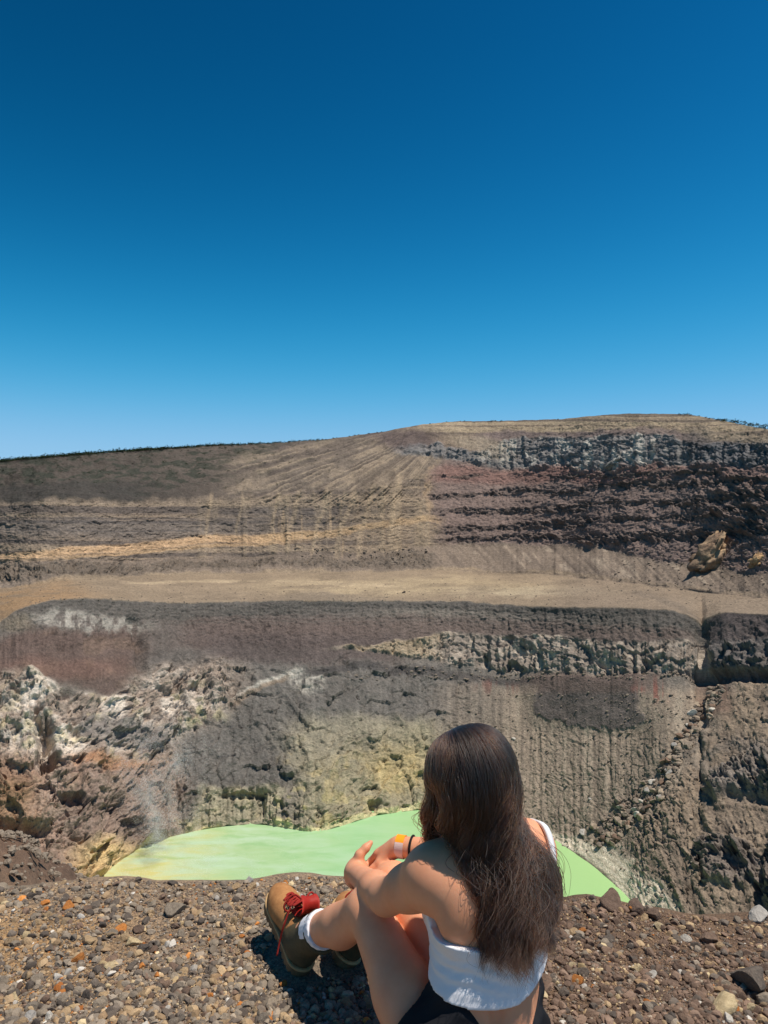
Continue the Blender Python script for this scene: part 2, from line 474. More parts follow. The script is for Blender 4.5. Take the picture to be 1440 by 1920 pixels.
    d -= inner * 2.0 * blob(1440, 1500, 60, 10, 0.5) + inner * 3 * blob(1432, 1690, 14, 46, 0.5) + inner * 2 * blob(1308, 1612, 10, 26, 0.6)
    d -= inner * span(1300, 2000, 16) * band(1255, 1276, 6) * 6
    # ---- upper wall
    led = ((Z + 6.5 * big + 2.2 * med) / 9.5) % 1
    ledp = sstep(0.0, 0.25, led) * (1 - sstep(0.72, 1.0, led))
    butt = fbm(Xp / 34, Yp / 300, zz, 3, gain=0.55, seed=79, ridged=True)
    strz = fbm(zz, (Yp + 0.02 * Xp + 5 * fbm(Xp / 220, Yp / 80, zz, 2, seed=170)) / 6.0, zz, 3, gain=0.7, seed=172)
    d += strata * (0.8 * strz * np.clip(0.35 + 1.3 * fbm(Xp / 90, Yp / 12, zz, 3, seed=173), 0, 1) + 0.5 * flute + 2.2 * butt * sstep(250, 520, Xp) + 0.25 * fC + 0.5 * fB)
    # erosion channels that fan out from the top of the left slope
    phi = np.degrees(np.arctan2(Yp - 768, np.maximum(885 - Xp, 4))); rr_ = np.hypot(Yp - 768, 885 - Xp)
    phw = phi + 0.4 * fbm(Xp / 30, Yp / 30, zz, 3, seed=81)
    ch = fbm(phw / 1.35, rr_ / 150, zz, 3, gain=0.55, seed=80, ridged=True)
    chz = upper * (1 - right_of(30)) * sstep(9, 15, phi) * (1 - sstep(64, 80, phi)) * sstep(60, 110, rr_) * (1 - sstep(430, 520, rr_)) * band(0, [(0, 950), (420, 945), (640, 950), (700, 945), (800, 930)], 12)
    d += chz * 2.2 * ch * sstep(40, 260, rr_)
    for (x0, y0, x1, y1, w_, dep) in ((560, 935, 540, 1020, 7, 0.9), (640, 930, 600, 1040, 6, 0.9), (690, 925, 655, 1045, 7, 0.9), (395, 935, 385, 1010, 5, 0.8), (740, 900, 720, 1000, 5, 0.8)):
        xc = x0 + (Yp - y0) / (y1 - y0) * (x1 - x0)
        d -= upper * dep * (1 - sstep(w_ * 0.3, w_ * 1.3, np.abs(wx - xc))) * band(y0 - 8, y1 + 4, 8)
    d += slopeL * (1.6 * rid + 0.8 * med)
    d += rightw * (0.6 * rid + 0.6 * fB + 0.5 * fC + 0.5 * flute)
    d += ledges * (1.5 * fA + 1.2 * fB + 0.5 * fC + 1.0 * fbm(arc / 4, Z / 30, zz, 3, seed=88))
    d += crag * (3.2 * fbm(arc / 7, Z / 60, zz, 3, gain=0.55, seed=85, ridged=True) + 1.3 * fA + 0.9 * fB + 0.35 * fC)
    bulge = upper * blob(1390, 950, 90, 60, 0.7)
    d += bulge * (2 + 0.7 * rock + 1.2 * rid)
    d += talus * (0.9 * flute + 0.5 * fbm((Xp - 1.0 * (Yp - 1050)) / 14, Yp / 150, zz, 3, seed=90))
    lowrock = talus * band([(0, 1062), (150, 1056), (450, 1045), (500, 1040), (650, 1028), (760, 1028), (800, 1035)], [(0, 1088), (150, 1080), (400, 1062), (520, 1062), (700, 1062), (800, 1060)], 5) * span(-600, 800, 20)
    d += lowrock * (2.0 * fB + 1.2 * fC + 1.6 * rid)
    # keep the lake shore, the skyline and the edge where they are
    keep = np.ones_like(Yp)
    jj = np.arange(NY)[:, None]
    keep *= np.clip((jj - 0) / 10.0, 0.0, 1)
    keep *= np.clip((NY - 1 - jj) / 14.0, 0.12, 1)
    keep *= np.clip(np.abs(jj - cuts[1]) / 7.0, 0.3, 1)
    V = B + N * (d * keep)[..., None]

    # ---- colour of the rock
    C = np.zeros(Yp.shape + (3,)); C[:] = lin((118, 106, 94))
    def paint(mask, col, amt=1.0):
        k = np.clip(mask * amt, 0, 1)[..., None]
        C[:] = C * (1 - k) + lin(col) * k
    # inner wall
    paint(inner, (112, 104, 95))
    paint(inner * span(-700, 700, 60) * band(1100, 1260, 20), (96, 88, 82))
    paint(inner * span(300, 900, 60) * band(1235, 1480, 25), (98, 93, 87))
    paint(inner * span(560, 830, 40) * band(1355, 1580, 22), (140, 131, 108))
    patch = sstep(0.05, 0.4, fbm(Xp / 26, Yp / 22, zz, 4, seed=101))
    paint(inner * span(550, 800, 30) * band(1395, 1560, 20) * patch, (166, 150, 112), 0.6)
    paint(inner * blob(750, 1440, 55, 45, 0.5), (178, 157, 108), 0.45)
    paint(inner * blob(470, 1520, 150, 40, 0.5) * patch, (166, 155, 100), 0.7)
    paint(inner * span(370, 530, 12) * band(1476, 1560, 6), (156, 146, 122), 0.8)
    paint(inner * blob(640, 1385, 110, 40, 0.6), (124, 117, 103), 0.6)
    # pale stripe over the central buttress
    st = 1 - sstep(3, 11, np.abs(wy - poly([(400, 1325), (470, 1300), (530, 1270), (560, 1262), (600, 1272), (615, 1290)])(Xp)))
    paint(inner * st * span(430, 618, 10), (172, 165, 152), 0.75)
    paint(inner * blob(575, 1278, 40, 18, 0.6, 0.4) * sstep(-0.3, 0.1, fbm(Xp / 7, Yp / 16, zz, 4, gain=0.6, seed=118)), (166, 158, 145), 0.75)
    paint(inner * (1 - sstep(2, 7, np.abs(wy - poly([(320, 1365), (400, 1335), (480, 1300), (540, 1272)])(Xp)))) * span(320, 540, 10), (126, 108, 90), 0.7)
    # dark strata above
    dk = 1 - sstep(4, 12, np.abs(wy - poly([(560, 1265), (620, 1256), (720, 1255), (800, 1260), (900, 1272), (1010, 1278)])(Xp)))
    paint(inner * dk * span(560, 1030, 20), (70, 66, 64), 0.8)
    # maroon
    paint(inner * span(-700, 262, 34) * band([(-500, 1200), (0, 1195), (60, 1178), (150, 1180), (260, 1178)], [(-500, 1290), (0, 1280), (100, 1282), (200, 1310), (280, 1295)], 12), (92, 76, 69), 0.85)
    paint(inner * span(-700, 268, 18) * band(1180, 1290, 12) * sstep(0, 0.4, fbm(Xp / 40, Yp / 26, zz, 4, seed=115)), (110, 92, 80), 0.6)
    paint(inner * span(330, 1330, 60) * band(lambda x: EDGE(x) + 26, cliffT, 8), (94, 80, 74), 0.75)
    paint(inner * span(380, 760, 40) * band(1190, 1245, 12), (86, 76, 72), 0.8)
    paint(inner * blob(120, 1255, 120, 20, 0.6), (112, 82, 70), 0.35)
    # ash cap
    paint(inner * band(0, lambda x: EDGE(x) + 24 + 8 * np.sin(x / 170.0), 5, 0.6), (82, 77, 72), 0.95)
    stripes = 0.5 + 0.5 * np.sin((Yp - EDGE(Xp)) * 0.9 + 2.5 * fbm(Xp / 200, Yp / 30, zz, 3, seed=111))
    paint(inner * band(0, lambda x: EDGE(x) + 42, 6, 0.5) * stripes, (112, 106, 98), 0.28)
    paint(inner * blob(165, 1165, 95, 15, 0.5, 0.10) * sstep(-0.35, 0.1, fbm(Xp / 10, Yp / 22, zz, 4, gain=0.6, seed=117)), (154, 147, 136), 0.8)
    paint(inner * span(0, 60, 20) * band(1150, 1180, 8), (120, 108, 92), 0.6)
    # white altered rock at the left
    paint(rough, (142, 127, 114))
    wn_ = sstep(-0.25, 0.25, fbm(Xp / 38, Yp / 34, zz, 5, seed=121))
    paint(rough * wn_ * (blob(70, 1320, 210, 75, 0.6) + blob(230, 1350, 190, 75, 0.6) + 0.7 * blob(90, 1470, 110, 90, 0.6)), (192, 179, 164), 0.8)
    yn_ = sstep(0.1, 0.4, fbm(Xp / 20, Yp / 20, zz, 4, seed=127))
    paint(rough * yn_ * blob(120, 1390, 170, 110, 0.6), (188, 175, 140), 0.55)
    paint(inner * blob(360, 1330, 60, 40, 0.6) * yn_, (168, 160, 122), 0.7)
    paint(inner * span(-600, 330, 40) * band(1420, 1720, 25), (134, 108, 92), 0.65)
    paint(inner * blob(200, 1432, 75, 13, 0.5, 0.1), (160, 114, 78), 0.6)
    paint(inner * blob(15, 1470, 60, 60, 0.6), (128, 98, 76), 0.6)
    paint(inner * blob(20, 1530, 50, 60, 0.6), (138, 108, 76), 0.5)
    paint(inner * blob(230, 1375, 100, 26, 0.5, 0.2) * span(150, 330, 15), (100, 94, 90), 0.8)
    paint(inner * blob(230, 1520, 110, 70, 0.6), (122, 108, 98), 0.5)
    paint(inner * blob(205, 1610, 60, 36, 0.5), (198, 172, 120), 0.7)
    paint(inner * blob(170, 1640, 60, 20, 0.5), (168, 140, 100), 0.6)
    # block band and right talus
    paint(blocks, (128, 117, 106))
    paint(blocks * sstep(0.0, 0.35, fbm(Xp / 14, Yp / 16, zz, 4, seed=129)), (168, 154, 138), 0.75)
    paint(blocks * span(640, 820, 30), (150, 132, 104), 0.6)
    tal = inner * band(1290, 1600, 14) * span(850, 1420, 50)
    paint(tal, (138, 124, 108))
    stk = fbm(arc / 2.2, Z / 60, zz, 3, gain=0.6, seed=131)
    paint(tal * sstep(0.0, 0.5, stk), (154, 140, 122), 0.6)
    paint(tal * sstep(0.1, 0.5, -stk), (108, 97, 86), 0.6)
    paint(bench, (95, 87, 82), 0.95)
    paint(inner * span(980, 1240, 30) * band(1262, 1300, 8), (104, 88, 80), 0.7)
    paint(inner * sstep(-0.15, 0.15, stk + 0.5 * med) * blob(1232, 1297, 34, 22, 0.5), (126, 78, 68), 0.75)
    paint(inner * sstep(-0.15, 0.15, stk + 0.5 * med) * blob(930, 1290, 34, 16, 0.5), (122, 78, 68), 0.7)
    paint(inner * blob(880, 1320, 60, 50, 0.6), (100, 93, 86), 0.6)
    # flank on the right
    paint(flank * band(1260, 2000, 10), (122, 108, 94))
    paint(flank * sstep(0.1, 0.5, dg) * band(1260, 1800, 10), (138, 122, 104), 0.7)
    paint(flank * sstep(0.0, 0.5, -dg) * band(1260, 1800, 10), (100, 88, 76), 0.7)
    paint(crg, (106, 97, 90), 0.9)
    paint(inner * blob(1390, 1440, 80, 55, 0.5) * sstep(0, 0.4, rid), (120, 112, 104), 0.6)
    paint(inner * span(1320, 2100, 10) * band(lambda x: EDGE(x) - 2, 1200, 5), (80, 72, 70), 0.9)
    paint(inner * span(1325, 2100, 10) * band(1200, 1275, 5), (84, 80, 79), 0.8)  # shade on this wall section painted into the rock colour
    paint(inner * blob(1345, 1300, 30, 40, 0.5), (110, 84, 72), 0.6)
    # pale beach
    dsh = SHORE(Xp) - Yp
    beachw = poly([(980, 14), (1060, 22), (1110, 52), (1160, 78), (1250, 100), (1400, 110)])(Xp)
    bch = inner * span(985, 1500, 10) * (1 - sstep(0.6, 1.15, dsh / beachw + 0.25 * fbm(Xp / 20, Yp / 14, zz, 3, seed=140)))
    paint(bch, (186, 173, 150))
    ring = 0.5 + 0.5 * np.sin(dsh / 2.6 + 4 * fbm(Xp / 40, Yp / 30, zz, 3, seed=141))
    paint(bch * ring, (214, 202, 180), 0.7)
    paint(inner * span(985, 1500, 10) * band(lambda x: SHORE(x) - 5, 3000, 2, 0.3), (104, 98, 82), 0.8)
    paint(inner * span(520, 800, 10) * band(lambda x: SHORE(x) - 10, 3000, 4, 0.8), (192, 184, 138), 0.8)
    paint(inner * span(240, 420, 10) * band(lambda x: SHORE(x) - 8, 3000, 4, 0.8), (186, 172, 116), 0.8)
    # plateau
    pl = np.clip(plat + upper * band(lambda x: FOOT(x) - 8, 1400, 5), 0, 1)
    paint(pl, (132, 116, 97))
    paint(pl * blob(760, 1098, 260, 16, 0.6), (158, 140, 113), 0.85)
    paint(pl * blob(1000, 1108, 150, 9, 0.6), (160, 146, 122), 0.5)
    paint(pl * blob(30, 1125, 150, 30, 0.6), (142, 112, 80), 0.7)
    trk = 1 - sstep(1.2, 3.5, np.abs(Yp - poly([(250, 1094), (400, 1090), (520, 1090), (620, 1094), (760, 1100)])(Xp)))
    paint(pl * trk * span(250, 760, 30), (168, 149, 122), 0.6)
    paint(pl * sstep(0.1, 0.5, fbm(Xp / 70, (Yp + 0.06 * Xp) / 7, zz, 4, seed=152)), (116, 102, 86), 0.55)
    paint(pl * blob(620, 1118, 90, 9, 0.7), (118, 106, 92), 0.6)
    lines = sstep(0.2, 0.6, fbm(Xp / 160, Yp / 3.2, zz, 3, seed=150))
    paint(pl * lines, (122, 107, 90), 0.45)
    paint(pl * span(1050, 2000, 60), (122, 108, 94), 0.55)
    # upper wall
    paint(upper * (1 - pl), (112, 99, 88))
    paint(slopeL, (92, 82, 74))
    paint(slopeL * span(-700, 400, 180) * band(0, 945, 8), (70, 63, 57), 0.8)
    scrub = sstep(-0.1, 0.22, fbm(Xp / 22, Yp / 6, zz, 5, gain=0.65, seed=160))
    paint(slopeL * band(0, [(0, 950), (250, 935), (500, 895), (650, 845)], 8) * scrub * span(-700, 640, 60), (52, 54, 46), 0.85)
    paint(upper * band(905, 940, 7) * span(-700, 300, 80), (62, 58, 54), 0.85)
    paint(upper * blob(600, 845, 70, 14, 0.6), (84, 72, 70), 0.8)
    chm = sstep(0.1, 0.6, ch)
    paint(chz, (110, 98, 86), 0.7)
    paint(chz * sstep(0.2, 0.5, ch) * sstep(-0.5, 0.1, fbm(Xp / 40, Yp / 40, zz, 4, seed=177)), (144, 127, 107), 0.6)
    paint(chz * sstep(-0.05, 0.3, -ch), (80, 71, 65), 0.75)  # darker along the channel floors
    lay = fbm(zz, (Yp + 0.05 * Xp * 0 + 6 * fbm(Xp / 220, Yp / 80, zz, 2, seed=170)) / 7.5, zz, 4, gain=0.7, seed=171)
    paint(strata, (122, 107, 93))
    paint(strata * sstep(0.02, 0.22, lay), (134, 118, 100), 0.65)
    paint(strata * sstep(0.02, 0.22, -lay), (86, 78, 73), 0.8)
    paint(strata * sstep(0.25, 0.6, butt) * sstep(250, 520, Xp), (150, 132, 109), 0.5)
    paint(strata * blob(200, 990, 270, 20, 0.5), (96, 90, 86), 0.6)
    paint(strata * blob(500, 975, 120, 22, 0.5), (100, 92, 86), 0.45)
    peach = [(-300, 1080), (0, 1047), (120, 1036), (250, 1024), (380, 1014), (520, 1008), (620, 1003), (690, 985), (800, 970)]
    pk = 1 - sstep(4, 10, np.abs(Yp + 0.6 * (wy - Yp) - poly(peach)(Xp)))
    paint(upper * pk * span(-700, 560, 60), (188, 154, 118), 0.75)
    paint(upper * pk * span(500, 830, 40), (172, 142, 106), 0.6)
    paint(upper * (1 - sstep(1.5, 4, np.abs(Yp + 0.5 * (wy - Yp) - poly(peach)(Xp) - 11))) * span(-700, 560, 60), (178, 146, 110), 0.6)
    paint(upper * blob(740, 960, 80, 80, 0.7), (146, 127, 103), 0.3)
    gl = 1 - sstep(3, 10, np.abs(wx - poly([(840, 830), (880, 808), (920, 800), (960, 806), (1000, 815)])(Yp)))
    paint(upper * gl * band(850, 1000, 14) * sstep(-0.2, 0.3, fbm(Xp / 12, Yp / 16, zz, 4, seed=178)), (168, 142, 110), 0.6)
    paint(upper * span(380, 800, 20) * sstep(0.3, 0.7, fbm(Xp / 9, Yp / 80, zz, 3, seed=175)) * band(930, 1040, 10), (168, 144, 116), 0.55)
    for (x0, y0, x1, y1, w_) in ((395, 932, 385, 1012, 4), (450, 935, 445, 1000, 3), (560, 930, 540, 1030, 5), (610, 930, 585, 1040, 4), (660, 925, 630, 1045, 5), (700, 915, 670, 1045, 5), (750, 890, 730, 1010, 6), (520, 935, 512, 990, 3)):
        xc = x0 + (Yp - y0) / (y1 - y0) * (x1 - x0)
        paint(upper * (1 - sstep(w_ * 0.3, w_ * 1.5, np.abs(0.35 * wx + 0.65 * Xp - xc))) * band(y0 - 8, y1 + 4, 8), (168, 147, 120), 0.36)
    # right
    paint(rightw, (120, 103, 95))
    paint(rightw * band(0, cragT, 5), (122, 107, 91), 0.9)
    lay2 = fbm(zz, (Yp + 5 * fbm(Xp / 200, Yp / 60, zz, 2, seed=180)) / 5.0, zz, 3, gain=0.7, seed=181)
    paint(rightw * band(0, 822, 8) * sstep(0, 0.2, lay2), (154, 137, 113), 0.7)
    paint(rightw * band(0, 822, 8) * sstep(0, 0.2, -lay2), (94, 84, 75), 0.7)
    paint(upper * band([(820, 812), (900, 815), (1000, 812), (1250, 805), (1320, 815)], cragT, 5) * span(880, 1300, 30), (104, 91, 88), 0.8)
    paint(crag, (116, 112, 109), 0.95)
    paint(crag * sstep(0.0, 0.3, fbm(Xp / 12, Yp / 26, zz, 4, seed=183)) * span(900, 1270, 25), (168, 161, 150), 0.85)
    paint(upper * blob(760, 822, 60, 18, 0.5), (84, 72, 70), 0.8)
    paint(upper * blob(905, 840, 50, 14, 0.6, 0.3), (150, 136, 116), 0.6)
    paint(rightw * band(875, 905, 7), (124, 93, 84), 0.7)
    paint(rightw * span(1230, 2100, 40) * band(880, 1060, 10), (108, 94, 88), 0.55)
    paint(ledges, (96, 84, 78), 0.85)
    paint(upper * blob(1400, 850, 130, 26, 0.5), (86, 86, 88), 0.6)
    paint(upper * blob(1310, 825, 26, 28, 0.6), (66, 64, 66), 0.6)
    paint(upper * blob(1390, 822, 80, 10, 0.6, 0.12), (136, 122, 104), 0.7)
    paint(talus * (1 - pl) , (122, 108, 95), 0.95)
    ts = fbm((Xp - 0.9 * (Yp - 1050)) / 10, Yp / 120, zz, 3, seed=190)
    paint(talus * (1 - pl) * sstep(0.15, 0.4, ts) * sstep(-0.1, 0.3, fbm(Xp / 50, Yp / 20, zz, 3, seed=192)) * span(830, 2000, 30), (160, 144, 126), 0.55)
    paint(talus * (1 - pl) * sstep(0.05, 0.4, -ts), (98, 87, 78), 0.6)
    paint(lowrock, (100, 90, 80), 0.8)
    gl2 = 1 - sstep(3, 9, np.abs(wy - poly([(1180, 1112), (1215, 1118), (1250, 1130), (1290, 1142), (1316, 1170)])(Xp)))
    paint(gl2 * span(1195, 1320, 8), (100, 90, 80), 0.45)
    stv = fbm(arc / 2.0, Z / 16, zz, 3, gain=0.6, seed=210)
    C *= (1 + 0.15 * stv * (1 + 0.8 * cent) * np.clip(inner + 0.8 * upper, 0, 1) * (1 - pl))[..., None]
    crk = 1 - sstep(0.02, 0.10, np.abs(fbm(Xp / 34, Yp / 30, zz, 4, seed=214)))
    C *= (1 - 0.28 * crk * (1 - pl) * sstep(0.0, 0.5, fbm(Xp / 120, Yp / 90, zz, 2, seed=218)))[..., None]
    # overall mottling of the surface itself
    mot = 1 + 0.16 * fbm(X / 20, Z / 14, Yw / 20, 4, seed=200) + 0.16 * fbm(X / 3.2, Z / 3.2, Yw / 3.2, 3, gain=0.65, seed=204)
    C *= mot[..., None]
    C = np.clip(C * ALB, 0.01, 0.85)

    # ---- hill behind the skyline
    back = []
    backc = []
    for (k, dz) in ((1.03, -2), (1.12, -10), (1.5, -60), (2.6, -240), (6.0, -700)):
        q = V[-1].copy(); q[:, 0] *= k; q[:, 1] *= k
        q[:, 2] += dz
        back.append(q); backc.append(np.broadcast_to(lin((70, 72, 58)), q.shape))
    V2 = np.concatenate([V, np.stack(back)], 0); C2 = np.concatenate([C, np.stack(backc)], 0)
    W2 = V2.copy(); W2[..., 2] += HC
    def part(name, j0, j1, mat):
        sub = W2[j0:j1 + 1]; cs = C2[j0:j1 + 1]
        nj = j1 - j0 + 1
        idx = np.arange(nj * NX).reshape(nj, NX)
        f = np.stack([idx[:-1, :-1], idx[:-1, 1:], idx[1:, 1:], idx[1:, :-1]], -1).reshape(-1, 4)
        o = mesh_np(name, sub.reshape(-1, 3), f, mat, color=cs.reshape(-1, 3))
        tag(o, kind='structure')
        return o
    part('crater_slope', 0, cuts[1], M_rock)
    part('plateau', cuts[1], cuts[2], M_rock)
    part('crater_cliff', cuts[2], cuts[3], M_far)
    part('hilltop', cuts[3], V2.shape[0] - 1, M_far)
    W = V.copy(); W[..., 2] += HC
    return gx, Yp, W, N

ALB = 1.12
GX, GYP, GW, GN = build_crater()

def on_crater(px, py):
    """surface point and normal of the crater that was laid out at this place of the photograph"""
    i = int(np.clip(np.searchsorted(GX, px), 1, len(GX) - 1))
    col = GYP[:, i]
    j = int(np.argmin(np.abs(col - py)))
    return GW[j, i], GN[j, i]

# ------------------------------------------------------------------ lake
def build_lake():
    t = NT('sulphur_lake_water')
    p = t.pos()
    mp = t.n('ShaderNodeMapping'); mp.inputs['Scale'].default_value = (0.35, 1.0, 1.0); t.l(p, mp.inputs['Vector'])
    n = t.noise(mp.outputs[0], 0.055, 5, 0.62, 0.8)
    n2 = t.noise(mp.outputs[0], 0.16, 4, 0.6, 0.5)
    sep = t.n('ShaderNodeSeparateXYZ'); t.l(p, sep.inputs[0])
    # distance from the vents at the west shore: yellow sulphur, then milky swirls, then flat green
    dx = t.math('ADD', sep.outputs[0], 112.0); dy = t.math('ADD', sep.outputs[1], -318.0)
    r = t.math('SQRT', t.math('ADD', t.math('MULTIPLY', dx, dx), t.math('MULTIPLY', t.math('MULTIPLY', dy, dy), 0.8)))
    r2 = t.math('ADD', r, t.math('MULTIPLY', t.math('SUBTRACT', n, 0.5), 60.0))
    base = t.ramp(t.math('DIVIDE', r2, 200.0), [(0.0, tuple(lin((196, 178, 104)))), (0.10, tuple(lin((192, 186, 122)))), (0.22, tuple(lin((164, 188, 138)))), (0.5, tuple(lin((150, 190, 138)))), (0.85, tuple(lin((156, 192, 128))))])
    milky = t.math('MULTIPLY', t.ramp(t.math('ADD', t.math('MULTIPLY', n, 0.5), t.math('MULTIPLY', n2, 0.5)), [(0.46, (0, 0, 0)), (0.62, (1, 1, 1))]), t.ramp(t.math('DIVIDE', r, 170.0), [(0.3, (1, 1, 1)), (0.85, (0, 0, 0))]))
    c = t.mix(t.math('MULTIPLY', milky, 0.85), base, tuple(lin((178, 200, 168))))
    dark = t.math('MULTIPLY', t.ramp(n2, [(0.32, (1, 1, 1)), (0.47, (0, 0, 0))]), t.ramp(t.math('DIVIDE', r, 170.0), [(0.4, (1, 1, 1)), (0.9, (0, 0, 0))]))
    c = t.mix(t.math('MULTIPLY', dark, 0.42), c, tuple(lin((126, 172, 114))))
    w = t.noise(p, 0.9, 3, 0.5)
    t.bsdf(c, 0.32, 0.35, t.bump(w, 0.12, 0.3))
    n_ = 64
    v = [(-260 + 520 * i / n_, 120 + 320 * j / n_, LAKE_Z + HC + 0.3) for j in range(n_ + 1) for i in range(n_ + 1)]
    f = [(j * (n_ + 1) + i, j * (n_ + 1) + i + 1, (j + 1) * (n_ + 1) + i + 1, (j + 1) * (n_ + 1) + i) for j in range(n_) for i in range(n_)]
    tag(mesh_np('lake', v, f, t.m), kind='structure')
build_lake()
# ------------------------------------------------------------------ the near rim: gravel ground that breaks off into the crater
EDGE_NEAR = poly([(-4.0, 2.9), (-1.30, 2.62), (-1.0, 2.66), (-0.8, 2.67), (-0.5, 2.70), (0, 2.72), (0.3, 2.70), (0.50, 2.56), (0.66, 2.53), (0.74, 2.57), (0.82, 2.57), (0.92, 2.50), (1.1, 2.44), (1.4, 2.44), (4.0, 2.6)])
def ground_z(X, Y):
    X = np.asarray(X, float); Y = np.asarray(Y, float); zz = 0 * X
    e = EDGE_NEAR(X) + 0.03 * vnoise(X * 6, zz, zz, 300)
    over = np.clip(Y - e, 0, None)
    z = 0.016 * fbm(X * 2.2, Y * 2.2, zz, 3, seed=301) + 0.006 * fbm(X * 9, Y * 9, zz, 3, seed=305)
    z = z - np.where(over < 0.25, over * over * 1.8, 0.1125 + (over - 0.25) * 0.9)
    z = z - np.clip(over - 30, 0, None) * 0.12
    # dark spur on the left, a dozen metres out and lower
    far = np.exp(-(((X + 6.6) / 3.2) ** 2 + ((Y - 12.5) / 4.0) ** 2) ** 2)
    z = z + far * (4.4 + 0.45 * fbm(X * 0.8, Y * 0.8, zz, 4, seed=310))
    z = z + np.clip(over - 1.5, 0, 6) * 0.12 * fbm(X * 0.7, Y * 0.7, zz, 4, seed=315)
    return z

def build_ground():
    xs = np.concatenate([np.linspace(-1, -0.42, 60)[:-1], np.linspace(-0.42, 0.42, 340), np.linspace(0.42, 1, 60)[1:]])
    ysn = np.concatenate([np.linspace(-3.0, 1.7, 60)[:-1], np.linspace(1.7, 2.85, 210)[:-1], 2.85 + np.geomspace(0.006, 215, 120)])
    wid = np.where(ysn < 3, 4.2, 4.2 + (ysn - 3) * 1.1)
    X = xs[None] * wid[:, None]; Y = np.broadcast_to(ysn[:, None], X.shape)
    Z = ground_z(X, Y)
    zz = 0 * X
    C = np.zeros(X.shape + (3,))
    tan = lin((142, 123, 104)); brown = lin((114, 94, 78)); ochre = lin((158, 127, 90)); grey = lin((120, 112, 102))
    side = sstep(-0.1, 0.45, X + 0.25 * fbm(X * 1.5, Y * 1.5, zz, 3, seed=320))[..., None]
    C[:] = tan * (1 - side) + brown * side
    k = (sstep(0.0, 0.4, fbm(X * 3, Y * 3, zz, 3, seed=322)) * 0.6)[..., None]
    C[:] = C * (1 - k) + grey * k * (1 - side) + brown * k * side
    k = (sstep(-0.62, -1.05, X) * sstep(2.62, 2.4, Y) * 0.7)[..., None]
    C[:] = C * (1 - k) + ochre * k
    far = np.exp(-(((X + 6.6) / 3.6) ** 2 + ((Y - 12.5) / 5.0) ** 2) ** 2)[..., None]
    C[:] = C * (1 - far) + lin((104, 84, 72)) * far
    oc = (np.exp(-(((X + 6.3) / 0.5) ** 2 + ((Y - 12.0) / 1.6) ** 2)) * 0.8)[..., None]
    C[:] = C * (1 - oc) + lin((176, 122, 66)) * oc
    far2 = sstep(4, 30, Y)[..., None] * (1 - far)
    C[:] = C * (1 - far2) + lin((118, 104, 88)) * far2
    t = NT('rim_grit'); p = t.pos(); a = t.attr()
    n1 = t.noise(p, 60, 5, 0.7); n2 = t.noise(p, 260, 3, 0.65)
    v = t.n('ShaderNodeTexVoronoi'); v.inputs['Scale'].default_value = 150; t.l(p, v.inputs['Vector'])
    sp = t.ramp(v.outputs['Color'], [(0.2, (0.62, 0.62, 0.64)), (0.5, (1, 1, 1)), (0.85, (1.45, 1.38, 1.25))])
    r = t.ramp(t.math('ADD', t.math('MULTIPLY', n1, 0.5), t.math('MULTIPLY', n2, 0.5)), [(0.3, (0.6, 0.6, 0.6)), (0.5, (1, 1, 1)), (0.7, (1.4, 1.36, 1.28))])
    n3 = t.noise(p, 7, 5, 0.7)
    r3 = t.ramp(n3, [(0.3, (0.68, 0.67, 0.66)), (0.7, (1.34, 1.3, 1.24))])
    c = t.mix(1.0, t.mix(1.0, t.mix(0.8, a, sp, 'MULTIPLY'), r, 'MULTIPLY'), r3, 'MULTIPLY')
    h = t.math('ADD', t.math('MULTIPLY', v.outputs['Distance'], -0.9), n2)
    t.bsdf(c, 0.95, 0.15, t.bump(h, 0.8, 0.006, t.bump(n3, 0.6, 0.05)))
    idx = np.arange(X.size).reshape(X.shape)
    f = np.stack([idx[:-1, :-1], idx[:-1, 1:], idx[1:, 1:], idx[1:, :-1]], -1).reshape(-1, 4)
    tag(mesh_np('rim_ground', np.stack([X, Y, Z], -1).reshape(-1, 3), f, t.m, color=C.reshape(-1, 3)), kind='structure')
build_ground()

# ---- stones
def ico(sub):
    bm = bmesh.new(); bmesh.ops.create_icosphere(bm, subdivisions=sub, radius=1.0)
    v = np.array([x.co[:] for x in bm.verts]); f = np.array([[y.index for y in x.verts] for x in bm.faces]); bm.free()
    return v, f
def rock_shape(sub, seed, rough=0.25, cuts=5, flat=0.75):
    """an angular stone: a ball cut by a few planes, roughened and squashed"""
    g = np.random.default_rng(seed); v, f = ico(sub)
    for _ in range(cuts):
        n = g.normal(0, 1, 3); n /= np.linalg.norm(n); d = g.uniform(0.42, 0.8)
        s = v @ n; v = v - np.clip(s - d, 0, None)[:, None] * n * 0.92
    o = g.uniform(0, 99, 3)
    v = v * (1 + rough * fbm(v[:, 0] * 1.5 + o[0], v[:, 1] * 1.5 + o[1], v[:, 2] * 1.5 + o[2], 3, seed=seed % 50))[:, None]
    sc = np.array([1.0, g.uniform(0.65, 0.95), flat * g.uniform(0.65, 1.1)])
    v = v * sc
    return v / np.abs(v).max(), f
def stone_material(name, a, b, spots=None):
    t = NT(name); p = t.obj(); oi = t.n('ShaderNodeObjectInfo')
    n = t.noise(p, 3.0, 5, 0.65); n2 = t.noise(p, 14, 3, 0.6)
    c = t.ramp(t.math('ADD', t.math('MULTIPLY', n, 0.7), t.math('MULTIPLY', n2, 0.3)), [(0.32, tuple(lin(a))), (0.62, tuple(lin(b)))])
    v = t.ramp(oi.outputs['Random'], [(0.0, (0.72, 0.72, 0.74)), (1.0, (1.25, 1.22, 1.16))])
    t.bsdf(t.mix(1.0, c, v, 'MULTIPLY'), 0.9, 0.2, t.bump(t.math('ADD', n2, n), 0.5, 0.12))
    return t.m
